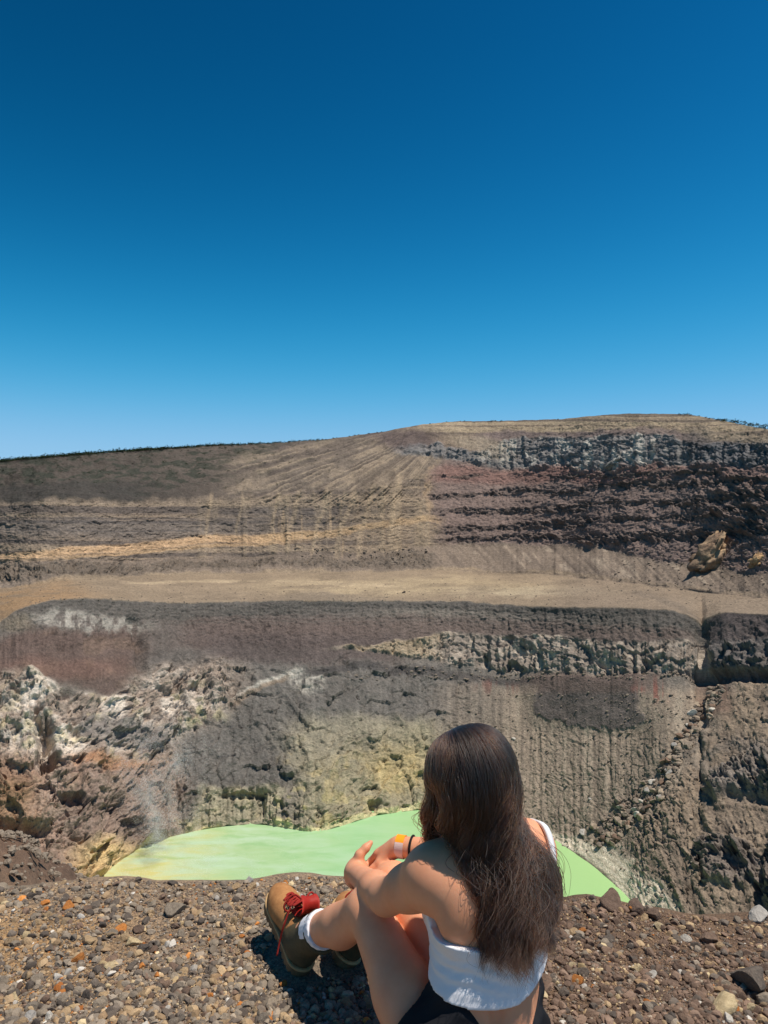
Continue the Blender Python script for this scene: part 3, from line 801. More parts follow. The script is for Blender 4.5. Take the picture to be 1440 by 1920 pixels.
KINDS = {
    'grey': ((116, 104, 91), (160, 145, 127)), 'dark': ((82, 73, 66), (116, 104, 93)), 'tan': ((142, 117, 90), (184, 157, 122)),
    'brown': ((98, 80, 68), (138, 114, 97)), 'orange': ((150, 92, 48), (200, 132, 70)), 'cream': ((168, 144, 108), (214, 192, 152)), 'pale': ((160, 152, 142), (206, 198, 186))}
M_st = {k: stone_material(k + '_stone', *v) for k, v in KINDS.items()}
SHAPES = [rock_shape(3, 400 + i, 0.22, 6 + i % 3) for i in range(10)]
BIGSHAPES = [rock_shape(4, 500 + i, 0.16, 9) for i in range(4)]
_me = {}
def rock_mesh(kind, i, big=False):
    key = (kind, i, big)
    if key not in _me:
        v, f = (BIGSHAPES if big else SHAPES)[i]
        o = mesh_np('stone', v, f, M_st[kind], smooth=False if not big else True)
        _me[key] = o.data; bpy.data.objects.remove(o)
    return _me[key]
def place(name, me, loc, size, rot, label, cat, group=None, squash=(1, 1, 1)):
    o = bpy.data.objects.new(name, me); COL.objects.link(o)
    o.location = loc; o.scale = (size * squash[0], size * squash[1], size * squash[2]); o.rotation_euler = rot
    return tag(o, label, cat, group)

def gp(px, py):
    """ground point seen at a place of the photograph"""
    Y = HC / ((py - 960) / FPX)
    for _ in range(6):
        X = (px - 720) / FPX * Y
        Y = (HC - float(ground_z(X, Y))) / ((py - 960) / FPX)
    return (px - 720) / FPX * Y, Y

def clear_of_person(x, y, r=0.0):
    """keep stones from growing through the boots and the seat"""
    for (cx, cy, rr) in ((-0.236, 2.17, 0.07), (-0.29, 2.27, 0.07), (-0.12, 2.21, 0.06), (-0.13, 2.32, 0.06), (-0.145, 2.42, 0.06), (0.2, 1.70, 0.2)):
        if (x - cx) ** 2 + (y - cy) ** 2 < (rr + r) ** 2: return False
    return True

def build_stones():
    g = np.random.default_rng(21)
    # stones that stand out, one by one
    SP = [  # px, py, width px, kind, big shape, squash z, label
        (145, 1803, 30, 'orange', 0, 0.8, 'round rust orange stone, the largest orange one on the left gravel'),
        (250, 1771, 30, 'cream', 1, 0.9, 'yellow ochre broken stone with a pale upper face, among grey gravel'),
        (164, 1768, 28, 'tan', 2, 0.8, 'tan blunt stone just left of the yellow ochre broken stone'),
        (209, 1812, 32, 'cream', 3, 0.6, 'flat cream stone lying below the yellow ochre broken stone'),
        (128, 1702, 28, 'orange', 2, 0.7, 'brownish orange stone near the edge of the rim at the left'),
        (180, 1701, 28, 'dark', 1, 0.6, 'black flat lava stone beside the brownish orange stone near the edge'),
        (326, 1640, 22, 'dark', 3, 1.2, 'dark pointed stone standing on the very edge above the lake'),
        (434, 1642, 30, 'grey', 0, 0.7, 'grey rounded stone on the edge against the green lake'),
        (535, 1659, 16, 'orange', 1, 0.9, 'small bright ochre stone behind the toe of the tan boot'),
        (349, 1860, 17, 'orange', 3, 0.8, 'small vivid orange chip on grey gravel below the pale stones'),
        (530, 1848, 22, 'orange', 0, 0.8, 'orange stone in front of the boot heel, at the edge of the shadow'),
        (580, 1911, 14, 'pale', 1, 1.0, 'small white chip lying in the shadow beside the thigh'),
        (330, 1712, 40, 'grey', 2, 0.8, 'large grey angular stone in the middle of the left gravel'),
        (216, 1698, 26, 'dark', 0, 0.7, 'charcoal lava stone, right of the black flat stone'),
        (1355, 1893, 64, 'cream', 1, 0.75, 'large cream and ochre boulder fragment at the lower right corner'),
        (1407, 1848, 84, 'dark', 2, 0.7, 'big dark grey angular rock behind the cream boulder fragment'),
        (1432, 1880, 46, 'grey', 0, 0.8, 'grey brown rock at the right frame edge beside the cream fragment'),
        (1074, 1812, 18, 'cream', 0, 0.8, 'small cream stone with an orange face, right of the white top'),
        (1049, 1806, 24, 'brown', 3, 0.8, 'reddish brown round stone just left of the small cream stone'),
        (1350, 1829, 14, 'cream', 2, 0.8, 'small yellowish pebble above the large cream fragment'),
        (1207, 1724, 20, 'tan', 1, 0.9, 'tan round stone near the right part of the rim edge'),
        (1195, 1708, 44, 'brown', 1, 0.8, 'dark red brown clod on the rim edge, right of the lake'),
        (1145, 1697, 60, 'brown', 2, 0.7, 'mound of crusted brown cinder on the rim edge below the lake'),
        (1424, 1722, 52, 'pale', 3, 0.5, 'pale flat rock slab at the right end of the rim edge'),
        (1228, 1720, 40, 'brown', 0, 0.7, 'broad brown cinder block on the rim edge beside the tan stone'),
        (1330, 1765, 40, 'brown', 3, 0.7, 'brown angular cinder rock on the right slope of gravel')]
    for (px, py, w, kind, sh, sq, label) in SP:
        x, y = gp(px, py); s = w / FPX * y * 0.56
        place('stone', rock_mesh(kind, sh, True), (x, y, float(ground_z(x, y)) + s * sq * 0.35), s, (g.uniform(-0.3, 0.3), g.uniform(-0.3, 0.3), g.uniform(0, 6.28)), label, 'stone', None, (1, 0.85, sq))
    # many stones: the largest 270 one by one, the rest as gravel
    N = 60000
    cand = []
    tries = 0
    while len(cand) < N and tries < 90:
        tries += 1
        px = g.uniform(-240, 1680, 4000); py = 1640 + 310 * g.random(4000) ** 0.9
        Y = HC / ((py - 960) / FPX); X = (px - 720) / FPX * Y
        e = EDGE_NEAR(X) + 0.03 * vnoise(X * 6, 0 * X, 0 * X, 300)
        ok = Y < e + 0.06
        dens = 0.45 + 0.55 * sstep(-0.15, 0.25, fbm(X * 3.3, Y * 3.3, 0 * X, 3, seed=330))
        dens = np.where((X < -0.75) & (Y < 2.45) & (Y > 2.1), dens * 0.45, dens)
        ok &= g.random(4000) < dens
        cand += list(zip(X[ok], Y[ok]))
    cand = np.array(cand[:N])
    size = 0.0027 * (1 - g.random(N)) ** (-1 / 2.12)
    size = np.where(cand[:, 0] > 0.25, size * 0.85, size)
    size = np.minimum(size, 0.019) * g.uniform(0.85, 1.1, N)
    order = np.argsort(-size)
    cand = cand[order]; size = size[order]
    zz = ground_z(cand[:, 0], cand[:, 1])
    keep = np.array([clear_of_person(x, y, s) for (x, y), s in zip(cand, size)])
    cand, size, zz = cand[keep], size[keep], zz[keep]
    # overlap control among the larger ones
    def kind_of(x, r):
        if x < 0.25:
            return ['grey', 'dark', 'tan', 'brown', 'orange', 'cream', 'pale'][int(np.searchsorted([0.42, 0.64, 0.84, 0.935, 0.955, 0.975], r))]
        return ['brown', 'dark', 'grey', 'tan', 'cream', 'pale', 'orange'][int(np.searchsorted([0.60, 0.76, 0.87, 0.95, 0.975, 0.992], r))]
    LAB = {'grey': ('grey angular stones on the gravel', 'grey angular stone'), 'dark': ('dark lava stones on the gravel', 'charcoal lava stone'),
           'tan': ('tan stones on the gravel', 'tan dusty stone'), 'brown': ('brown cinder stones on the gravel', 'brown cinder stone'),
           'orange': ('orange stones on the gravel', 'rust orange stone'), 'cream': ('cream stones on the gravel', 'cream yellow stone'),
           'pale': ('pale grey stones on the gravel', 'pale whitish stone')}
    def where_stone(base, px, py, s):
        big = 'large ' if s > 0.0150 else 'small ' if s < 0.0115 else ''
        row = 'along the rim edge' if py < 1705 else 'in the upper gravel' if py < 1760 else 'in the middle of the gravel' if py < 1830 else 'at the bottom of the gravel'
        col = ('at the left frame edge' if px < 110 else 'left of the ochre broken stone' if px < 250 else 'right of the ochre broken stone' if px < 360 else 'left of the tan boot' if px < 490
               else 'beside the boots' if px < 720 else 'just right of the white top' if px < 1130 else 'well right of the person' if px < 1290 else 'near the right frame edge')
        return big + base + ' ' + row + ', ' + col
    vis = 0; used = np.zeros(len(size), bool)
    for i in range(len(size)):
        if vis >= 268: break
        x, y = cand[i]
        px = 720 + x / y * FPX; py = 960 + HC / y * FPX
        if not (0 < px < 1440 and py < 1920): continue
        if 690 < px < 1040 and py > 1640 and size[i] < 0.014: continue
        k = kind_of(x, g.random()); used[i] = True; vis += 1
        place('stone', rock_mesh(k, int(g.integers(0, 10))), (x, y, zz[i] + size[i] * 0.16), size[i], (g.uniform(-0.5, 0.5), g.uniform(-0.5, 0.5), g.uniform(0, 6.28)), where_stone(LAB[k][1], px, py, size[i]), 'stone', LAB[k][0])
    rest = np.nonzero(~used)[0]
    V, F_, Cc = [], [], []; off = 0
    small = [rock_shape(1, 700 + i, 0.2, 4) for i in range(14)]
    tiny = []
    of = np.array([(0, 2, 4), (2, 1, 4), (1, 3, 4), (3, 0, 4), (2, 0, 5), (1, 2, 5), (3, 1, 5), (0, 3, 5)])
    for i in range(12):
        ov = np.array([(1, 0, 0), (-1, 0, 0), (0, 1, 0), (0, -1, 0), (0, 0, 1), (0, 0, -1)], float) + g.normal(0, 0.25, (6, 3))
        tiny.append((ov * (1, 0.85, 0.7), of))
    medium = [rock_shape(2, 740 + i, 0.2, 6) for i in range(10)]
    for i in rest:
        v, f = tiny[int(g.integers(0, 12))] if size[i] < 0.0036 else small[int(g.integers(0, 14))] if size[i] < 0.0085 else medium[int(g.integers(0, 10))]
        a = g.uniform(0, 6.28); b = g.uniform(-0.6, 0.6)
        ca, sa, cb, sb = math.cos(a), math.sin(a), math.cos(b), math.sin(b)
        M = np.array([[ca, -sa, 0], [sa, ca, 0], [0, 0, 1]]) @ np.array([[1, 0, 0], [0, cb, -sb], [0, sb, cb]])
        s = size[i]
        V.append((v * s) @ M.T + (cand[i][0], cand[i][1], zz[i] + 0.20 * s)); F_.append(f + off); off += len(v)
        k = kind_of(cand[i][0], g.random()); ca_, cb_ = KINDS[k]
        tt = g.random(); c = lin(ca_) * (1 - tt) + lin(cb_) * tt
        Cc.append(np.broadcast_to(c * g.uniform(0.8, 1.2), (len(v), 3)))
    t = NT('gravel'); p = t.pos()
    n = t.noise(p, 420, 3, 0.6)
    c = t.mix(1.0, t.attr(), t.ramp(n, [(0.3, (0.75, 0.75, 0.75)), (0.7, (1.25, 1.22, 1.18))]), 'MULTIPLY')
    t.bsdf(c, 0.92, 0.18, t.bump(n, 0.4, 0.002))
    tag(mesh_np('gravel', np.vstack(V), np.vstack(F_), t.m, smooth=False, color=np.vstack(Cc)), kind='stuff')
    # pebbles on the dark spur
    V, F_ = [], []; off = 0
    for _ in range(2600):
        x = g.normal(-6.4, 1.7); y = g.normal(10.8, 1.7); s = 0.022 * (1 - g.random()) ** -0.5
        s = min(s, 0.055); v, f = small[int(g.integers(0, 14))]
        V.append(v * s + (x, y, float(ground_z(x, y)) + 0.3 * s)); F_.append(f + off); off += len(v)
    tag(mesh_np('gravel', np.vstack(V), np.vstack(F_), M_st['grey'], smooth=False), kind='stuff')
build_stones()

# ------------------------------------------------------------------ boulders of the gully and of the crater floor
def build_boulders():
    g = np.random.default_rng(31)
    path = [(1352, 1272), (1335, 1300), (1315, 1335), (1290, 1375), (1262, 1420), (1240, 1450), (1205, 1495), (1180, 1525), (1150, 1555), (1120, 1572)]
    L = np.linspace(0, len(path) - 1.001, 400)
    pts = []
    for _ in range(900):
        s = g.uniform(0, len(path) - 1.001) if g.random() < 0.8 else g.uniform(6, len(path) - 1.001)
        i = int(s); fr = s - i
        x = path[i][0] * (1 - fr) + path[i + 1][0] * fr; y = path[i][1] * (1 - fr) + path[i + 1][1] * fr
        wv = 15 + (10 if s > 5 else 0)
        pts.append((x + g.normal(0, wv * 0.55), y + g.normal(0, wv * 0.4), min(5.0 * (1 - g.random()) ** -0.5, 15)))
    pts.sort(key=lambda q: -q[2])
    V, F_ = [], []; off = 0
    small = [rock_shape(1, 800 + i, 0.2, 5) for i in range(10)]
    for n, (px, py, w) in enumerate(pts):
        p, nn = on_crater(px, py)
        s = w / FPX * p[1] * 0.55
        spot = 'in the narrow top' if py < 1350 else 'in the upper bend' if py < 1430 else 'in the middle' if py < 1500 else 'in the broad foot'
        if n < 180:
            k = ['grey', 'dark', 'brown', 'pale'][int(np.searchsorted([0.62, 0.78, 0.93], g.random()))]
            lab = {'grey': 'grey angular boulder ' + spot + ' of the gully rockfall above the lake', 'dark': 'dark angular boulder ' + spot + ' of the gully rockfall above the lake',
                   'brown': 'brown angular boulder ' + spot + ' of the gully rockfall above the lake', 'pale': 'pale angular boulder ' + spot + ' of the gully rockfall above the lake'}[k]
            place('boulder', rock_mesh(k, int(g.integers(0, 10))), tuple(p + np.array([0, 0, 0.25 * s])), s, tuple(g.uniform(-0.6, 0.6, 2)) + (g.uniform(0, 6.28),), lab, 'boulder', k + ' boulders of the gully')
        else:
            v, f = small[int(g.integers(0, 10))]
            V.append(v * s * 0.8 + p + (0, 0, 0.2 * s)); F_.append(f + off); off += len(v)
    # loose blocks scattered over the talus, the plateau and the foot of the far wall
    for (x0, x1, y0, y1, n, w) in ((860, 1300, 1300, 1560, 700, 2.2), (1150, 1440, 1300, 1700, 380, 3.0), (0, 1440, 1085, 1130, 700, 1.1), (0, 1440, 1118, 1134, 260, 1.3), (1150, 1440, 1030, 1110, 260, 2.2), (560, 800, 1030, 1060, 120, 2.2), (980, 1200, 1555, 1600, 120, 2.0), (640, 1300, 1255, 1275, 200, 3.0), (1060, 1330, 870, 900, 90, 2.2)):
        for _ in range(n):
            p, nn = on_crater(g.uniform(x0, x1), g.uniform(y0, y1))
            s = min(w * (1 - g.random()) ** -0.5, w * 3) / FPX * p[1] * 0.5
            v, f = small[int(g.integers(0, 10))]
            V.append(v * s + p + (0, 0, 0.2 * s)); F_.append(f + off); off += len(v)
    tag(mesh_np('rock_debris', np.vstack(V), np.vstack(F_), M_st['grey'], smooth=False), kind='stuff')
    # single boulders one can point at
    for (px, py, w, kind, sh, label) in ((1307, 1346, 16, 'dark', 1, 'black boulder with a shaded face halfway up the gully rockfall'),
                                         (1297, 1334, 18, 'pale', 2, 'pale rounded boulder above the black boulder in the gully'),
                                         (1262, 1395, 14, 'pale', 0, 'pale boulder alone in the narrow part of the gully'),
                                         (961, 1385, 9, 'pale', 3, 'small white boulder alone on the talus right of the head'),
                                         (1105, 1500, 7, 'pale', 1, 'small pale boulder alone on the furrowed talus slope'),
                                         (757, 1114, 7, 'dark', 2, 'small dark boulder alone on the sandy plateau')):
        p, nn = on_crater(px, py); s = w / FPX * p[1] * 0.55
        place('boulder', rock_mesh(kind, sh, True), tuple(p + np.array([0, 0, 0.3 * s])), s, (0.2, 0.1, px), label, 'boulder')
    # outcrops
    def outcrop(px, py, w, hgt, mat, label, seed, depth=0.7, name='rock_outcrop', col=None):
        p, nn = on_crater(px, py)
        sx = w / FPX * p[1] * 0.5; sz = hgt / FPX * p[1] * 0.5
        v, f = ico(5)
        gg = np.random.default_rng(seed)
        for _ in range(12):
            n = gg.normal(0, 1, 3); n /= np.linalg.norm(n); d = gg.uniform(0.55, 0.85)
            s = v @ n; v = v - np.clip(s - d, 0, None)[:, None] * n * 0.8
        fa = facet(np.arctan2(v[:, 0], -v[:, 1]) * 1.6 + v[:, 2] * 0.6, v[:, 2] * 2.0, seed, 1.2) * 0.34
        fb = facet(np.arctan2(v[:, 0], -v[:, 1]) * 4.5, v[:, 2] * 5 + v[:, 0], seed + 1, 1.0) * 0.13
        nz = 0.16 * fbm(v[:, 0] * 2.5 + seed, v[:, 1] * 2.5, v[:, 2] * 2.5, 5, 0.6, seed=77, ridged=True)
        v = v * (1 + fa + fb + nz)[:, None]
        zc = np.clip(v[:, 2], -1, 1); v[:, 0] = v[:, 0] * sx * (0.95 - 0.5 * zc) + 0.28 * sx * zc; v[:, 1] *= sx * depth; v[:, 2] *= sz
        c0 = lin(col[0]); c1 = lin(col[1]); k = sstep(-0.2, 0.3, fbm(v[:, 0] / sx * 2, v[:, 1] / sx * 2, v[:, 2] / sx * 2, 4, seed=seed))[:, None]
        o = mesh_np(name, v, f, mat, color=(c0 * (1 - k) + c1 * k))
        o.location = tuple(p + np.array([0, 0.35 * sx, -0.28 * sz]))
        tag(o, label, 'rock')
    outcrop(1350, 1034, 92, 96, M_far, 'orange tan rock outcrop at the foot of the right far wall', 3, 0.8, col=((122, 102, 85), (166, 140, 112)))
    outcrop(1162, 862, 30, 32, M_far, 'pale grey rock pillar standing against the dark upper cliff', 6, 0.8, col=((120, 116, 110), (168, 162, 152)))
    outcrop(1425, 1050, 30, 30, M_far, 'small tan outcrop at the right edge beside the orange outcrop', 9, 0.8, col=((150, 122, 92), (190, 156, 116)))
build_boulders()

# ------------------------------------------------------------------ scrub and trees on the far skyline
def leafy(n_leaf, r, g, flat=0.8):
    """a bush: many small leaf clumps through an uneven crown"""
    V = []; F_ = []
    lobes = g.normal(0, 0.45, (5, 3)); lobes[:, 2] = np.abs(lobes[:, 2])
    for i in range(n_leaf):
        c = lobes[int(g.integers(0, 5))] + g.normal(0, 0.33, 3); c[2] = abs(c[2]) * flat
        a = nrm_(g.normal(0, 1, 3)); b = nrm_(np.cross(a, g.normal(0, 1, 3))); s = g.uniform(0.10, 0.24)
        k = len(V); V += [c + a * s, c + b * s, c - a * s, c - b * s]; F_.append((k, k + 1, k + 2, k + 3))
    return np.array(V) * r, np.array(F_)
def nrm_(v): return v / np.linalg.norm(v)
def build_scrub():
    g = np.random.default_rng(41)
    t = NT('dark_scrub_leaves'); n = t.noise(t.pos(), 0.5, 3)
    t.bsdf(t.ramp(n, [(0.3, tuple(lin((30, 42, 28)))), (0.7, tuple(lin((62, 74, 44))))]), 0.8, 0.2)
    t2 = NT('scrub_trunk'); t2.bsdf(tuple(lin((74, 60, 48))), 0.9, 0.1)
    crowns = []
    for i in range(5):
        v, f = leafy(46, 1.0, g); o = mesh_np('crown', v, f, t.m, smooth=False); crowns.append(o.data); bpy.data.objects.remove(o)
    tv, tf = tube_simple(); o = mesh_np('trunk', tv, tf, t2.m); tme = o.data; bpy.data.objects.remove(o)
    # shrubs one can pick out against the sky at the right half of the skyline
    spots = [(604, 1.6), (611, 1.4), (624, 1.8), (631, 1.3), (655, 1.5), (663, 1.9), (672, 1.3), (690, 1.6), (706, 1.4), (716, 1.6), (806, 1.3), (838, 1.4), (862, 1.2), (870, 1.6), (921, 1.8), (928, 1.2), (938, 1.7), (1046, 1.2), (1272, 1.7), (1279, 2.2), (1287, 2.6), (1295, 1.8), (1308, 1.6), (1322, 1.8), (1334, 2.4), (1345, 2.2), (1352, 2.6)]
    for k, (px, w) in enumerate(spots):
        i = int(np.clip(np.searchsorted(GX, px), 1, len(GX) - 1)); p = GW[-1, i]
        r = w * 1.5 / FPX * p[1]
        e = bpy.data.objects.new('shrub', None); COL.objects.link(e); e.location = tuple(p - np.array([0, 0, 0.15 * r])); e.rotation_euler = (0, 0, g.uniform(0, 6.28)); e.scale = (r, r, r * 0.8)
        tag(e, 'small dark green shrub standing alone on the bare far skyline', 'shrub', 'shrubs on the far skyline')
        for nm, me in (('crown', crowns[k % 5]), ('trunk', tme)):
            o = bpy.data.objects.new(nm, me); COL.objects.link(o); o.parent = e
    # the closed belt of scrub on the left skyline, the patch at the far right and the tufts below it
    V, F_ = [], []; off = 0
    base = [leafy(22, 1.0, g) for _ in range(8)]
    def add(p, r):
        nonlocal off
        v, f = base[int(g.integers(0, 8))]; V.append(v * (r, r, r * g.uniform(0.5, 0.9)) + p); F_.append(f + off); off += len(v)
    for _ in range(2000):
        px = g.uniform(-200, 600); fade = np.interp(px, [-200, 300, 600], [1.0, 0.9, 0.35])
        i = int(np.clip(np.searchsorted(GX, px), 1, len(GX) - 1)); p = GW[-1, i]
        k = 1 + g.uniform(-0.004, 0.03)
        add(np.array([p[0] * k, p[1] * k, p[2] + 0.2]), g.uniform(2.2, 4.6) * fade * p[1] / 800)
    for _ in range(520):
        px = g.uniform(0, 640); py = RIM(px) + g.uniform(1, 1) * g.exponential(34) + 4
        if py > RIM(px) + 100 or g.random() < px / 900: continue
        p, nn = on_crater(px, py); add(p, g.uniform(0.8, 2.2) * p[1] / 800)
    for _ in range(420):
        px = g.uniform(1345, 1700); i = int(np.clip(np.searchsorted(GX, px), 1, len(GX) - 1)); p = GW[-1, i]
        k = 1 + g.uniform(-0.002, 0.03); add(np.array([p[0] * k, p[1] * k, p[2] + g.uniform(-0.5, 3.5) * np.interp(px, [1345, 1400], [0.2, 1])]), g.uniform(1.4, 3.2) * p[1] / 800)
    tag(mesh_np('scrub', np.vstack(V), np.vstack(F_), t.m, smooth=False), kind='stuff')
def tube_simple():
    a = np.arange(6) / 6 * 2 * np.pi
    lo = np.stack([0.09 * np.cos(a), 0.09 * np.sin(a), -0.3 + 0 * a], -1); hi = np.stack([0.04 * np.cos(a), 0.04 * np.sin(a), 0.7 + 0 * a], -1)
    return np.vstack([lo, hi]), np.array([(i, (i + 1) % 6, 6 + (i + 1) % 6, 6 + i) for i in range(6)])
build_scrub()

# ------------------------------------------------------------------ steam over the hot corner of the lake
def build_steam():
    t = NT('steam')
    df = t.n('ShaderNodeBsdfDiffuse'); df.inputs[0].default_value = (0.93, 0.93, 0.93, 1)
    tr = t.n('ShaderNodeBsdfTranslucent'); tr.inputs[0].default_value = (0.93, 0.93, 0.93, 1)
    mx = t.n('ShaderNodeMixShader'); t.l(df.outputs[0], mx.inputs[1]); t.l(tr.outputs[0], mx.inputs[2]); t.l(mx.outputs[0], t.out.inputs['Surface'])
    g = np.random.default_rng(51)
    def cloud(fn, n, s0, s1, label):
        q = fn(g, n)
        k = len(q)
        a = g.normal(0, 1, (k, 3)); a /= np.linalg.norm(a, axis=1, keepdims=True)
        b = np.cross(a, g.normal(0, 1, (k, 3))); b /= np.linalg.norm(b, axis=1, keepdims=True)
        s = g.uniform(s0, s1, (k, 1))
        v = np.stack([q + a * s, q + b * s, q - a * s, q - b * s], 1).reshape(-1, 3)
        tag(mesh_np('steam', v, np.arange(4 * k).reshape(-1, 4), t.m, smooth=False), label, 'steam', kind='stuff')
    p, nn_ = on_crater(272, 1575)
    z0 = LAKE_Z + HC + 0.4
    def plume(g, n):
        h = g.random(n) ** 0.8 * 62
        w = 4.6 + 0.15 * h
        x = p[0] + 1 + 0.06 * h + 3.6 * np.sin(h / 8.0) + g.normal(0, 1, n) * w
        y = p[1] - 14 + 0.5 * h + g.normal(0, 1, n) * w
        q = np.stack([x, y, z0 + h], -1)
        d = fbm(x / 5.0, y / 5.0, (z0 + h) / 8.0, 4, seed=400) + 0.22 - 0.004 * h
        return q[g.random(n) < sstep(0.05, 0.6, d) * (1 - sstep(34, 62, h)) * sstep(-4, 18, h)]
    cloud(plume, 480000, 0.036, 0.076, 'white steam plume rising over the yellow corner of the lake')
    def drift(g, n):
        x = p[0] + g.uniform(-6, 90, n); y = p[1] - 20 + g.normal(0, 14, n) - 0.06 * (x - p[0]); h = np.abs(g.normal(0, 2.5, n))
        d = fbm(x / 9.0, y / 7.0, h / 4, 4, seed=410) + 0.25 - 0.005 * (x - p[0])
        return np.stack([x, y, z0 + h], -1)[g.random(n) < sstep(0.05, 0.55, d)]
    cloud(drift, 150000, 0.026, 0.06, 'thin steam drifting low over the milky water of the lake')
build_steam()
# ------------------------------------------------------------------ person: one smooth body grown from a distance field
def V3(*a): return np.array(a, float)
def nrm(v): v = np.asarray(v, float); return v / np.linalg.norm(v)

class Field:
    def __init__(self, lo, hi, h):
        self.lo = np.asarray(lo, float); self.h = h
        self.n = np.ceil((np.asarray(hi, float) - self.lo) / h).astype(int) + 1
        self.d = np.full(self.n, 1.0, np.float32)
    def axes(self, a, b):
        i0 = np.clip(np.floor((a - self.lo) / self.h).astype(int), 0, self.n - 1)
        i1 = np.clip(np.ceil((b - self.lo) / self.h).astype(int) + 1, 1, self.n)
        g = [(self.lo[k] + self.h * np.arange(i0[k], i1[k])).astype(np.float32) for k in range(3)]
        sl = tuple(slice(i0[k], i1[k]) for k in range(3))
        return sl, g[0][:, None, None], g[1][None, :, None], g[2][None, None, :]
    def put(self, fn, a, b, k, op='union'):
        m = k + 0.02
        sl, x, y, z = self.axes(np.asarray(a) - m, np.asarray(b) + m)
        e = fn(x, y, z)
        c = self.d[sl]
        if op == 'union':
            hh = np.maximum(k - np.abs(c - e), 0) / max(k, 1e-6)
            self.d[sl] = np.minimum(c, e) - hh * hh * k * 0.25
        else:
            e = -e
            hh = np.maximum(k - np.abs(c - e), 0) / max(k, 1e-6)
            self.d[sl] = np.maximum(c, e) + hh * hh * k * 0.25
    def cone(self, a, b, ra, rb, k=0.02, op='union', flat=None):
        """tapered capsule; flat = (axis, factor) squeezes it along an axis"""
        a = np.asarray(a, float); b = np.asarray(b, float); ab = b - a; L2 = float(ab @ ab)
        def fn(x, y, z):
            px, py, pz = x - a[0], y - a[1], z - a[2]
            t = np.clip((px * ab[0] + py * ab[1] + pz * ab[2]) / L2, 0, 1)
            qx, qy, qz = px - t * ab[0], py - t * ab[1], pz - t * ab[2]
            if flat is not None:
                ax, f = flat
                dd = qx * ax[0] + qy * ax[1] + qz * ax[2]
                q2 = qx * qx + qy * qy + qz * qz + dd * dd * (f * f - 1)
                return (np.sqrt(q2) - (ra + (rb - ra) * t)) / (0.5 + 0.5 * f)
            return np.sqrt(qx * qx + qy * qy + qz * qz) - (ra + (rb - ra) * t)
        r = max(ra, rb)
        self.put(fn, np.minimum(a, b) - r, np.maximum(a, b) + r, k, op)
    def chain(self, pts, rs, k=0.012, **kw):
        for i in range(len(pts) - 1): self.cone(pts[i], pts[i + 1], rs[i], rs[i + 1], k, **kw)
    def ell(self, c, r, axes=None, k=0.03, op='union'):
        c = np.asarray(c, float); r = np.asarray(r, float)
        A = np.eye(3) if axes is None else np.asarray(axes, float)
        def fn(x, y, z):
            px, py, pz = x - c[0], y - c[1], z - c[2]
            s0 = s1 = 0
            for i in range(3):
                q = px * A[i][0] + py * A[i][1] + pz * A[i][2]
                s0 = s0 + (q / r[i]) ** 2; s1 = s1 + (q / r[i] ** 2) ** 2
            k0 = np.sqrt(s0); k1 = np.sqrt(s1) + 1e-6
            return k0 * (k0 - 1) / k1
        self.put(fn, c - r.max(), c + r.max(), k, op)
    def sample(self, p):
        q = (np.asarray(p) - self.lo) / self.h
        q = np.clip(q, 0, self.n - 1.001)
        i = q.astype(int); f = q - i
        out = 0
        for dx in (0, 1):
            for dy in (0, 1):
                for dz in (0, 1):
                    w = (f[:, 0] if dx else 1 - f[:, 0]) * (f[:, 1] if dy else 1 - f[:, 1]) * (f[:, 2] if dz else 1 - f[:, 2])
                    out = out + w * self.d[i[:, 0] + dx, i[:, 1] + dy, i[:, 2] + dz]
        return out
    def grad(self, p, e=0.006):
        g = np.stack([self.sample(p + o) - self.sample(p - o) for o in (V3(e, 0, 0), V3(0, e, 0), V3(0, 0, e))], -1)
        return g / (np.linalg.norm(g, axis=-1, keepdims=True) + 1e-9)

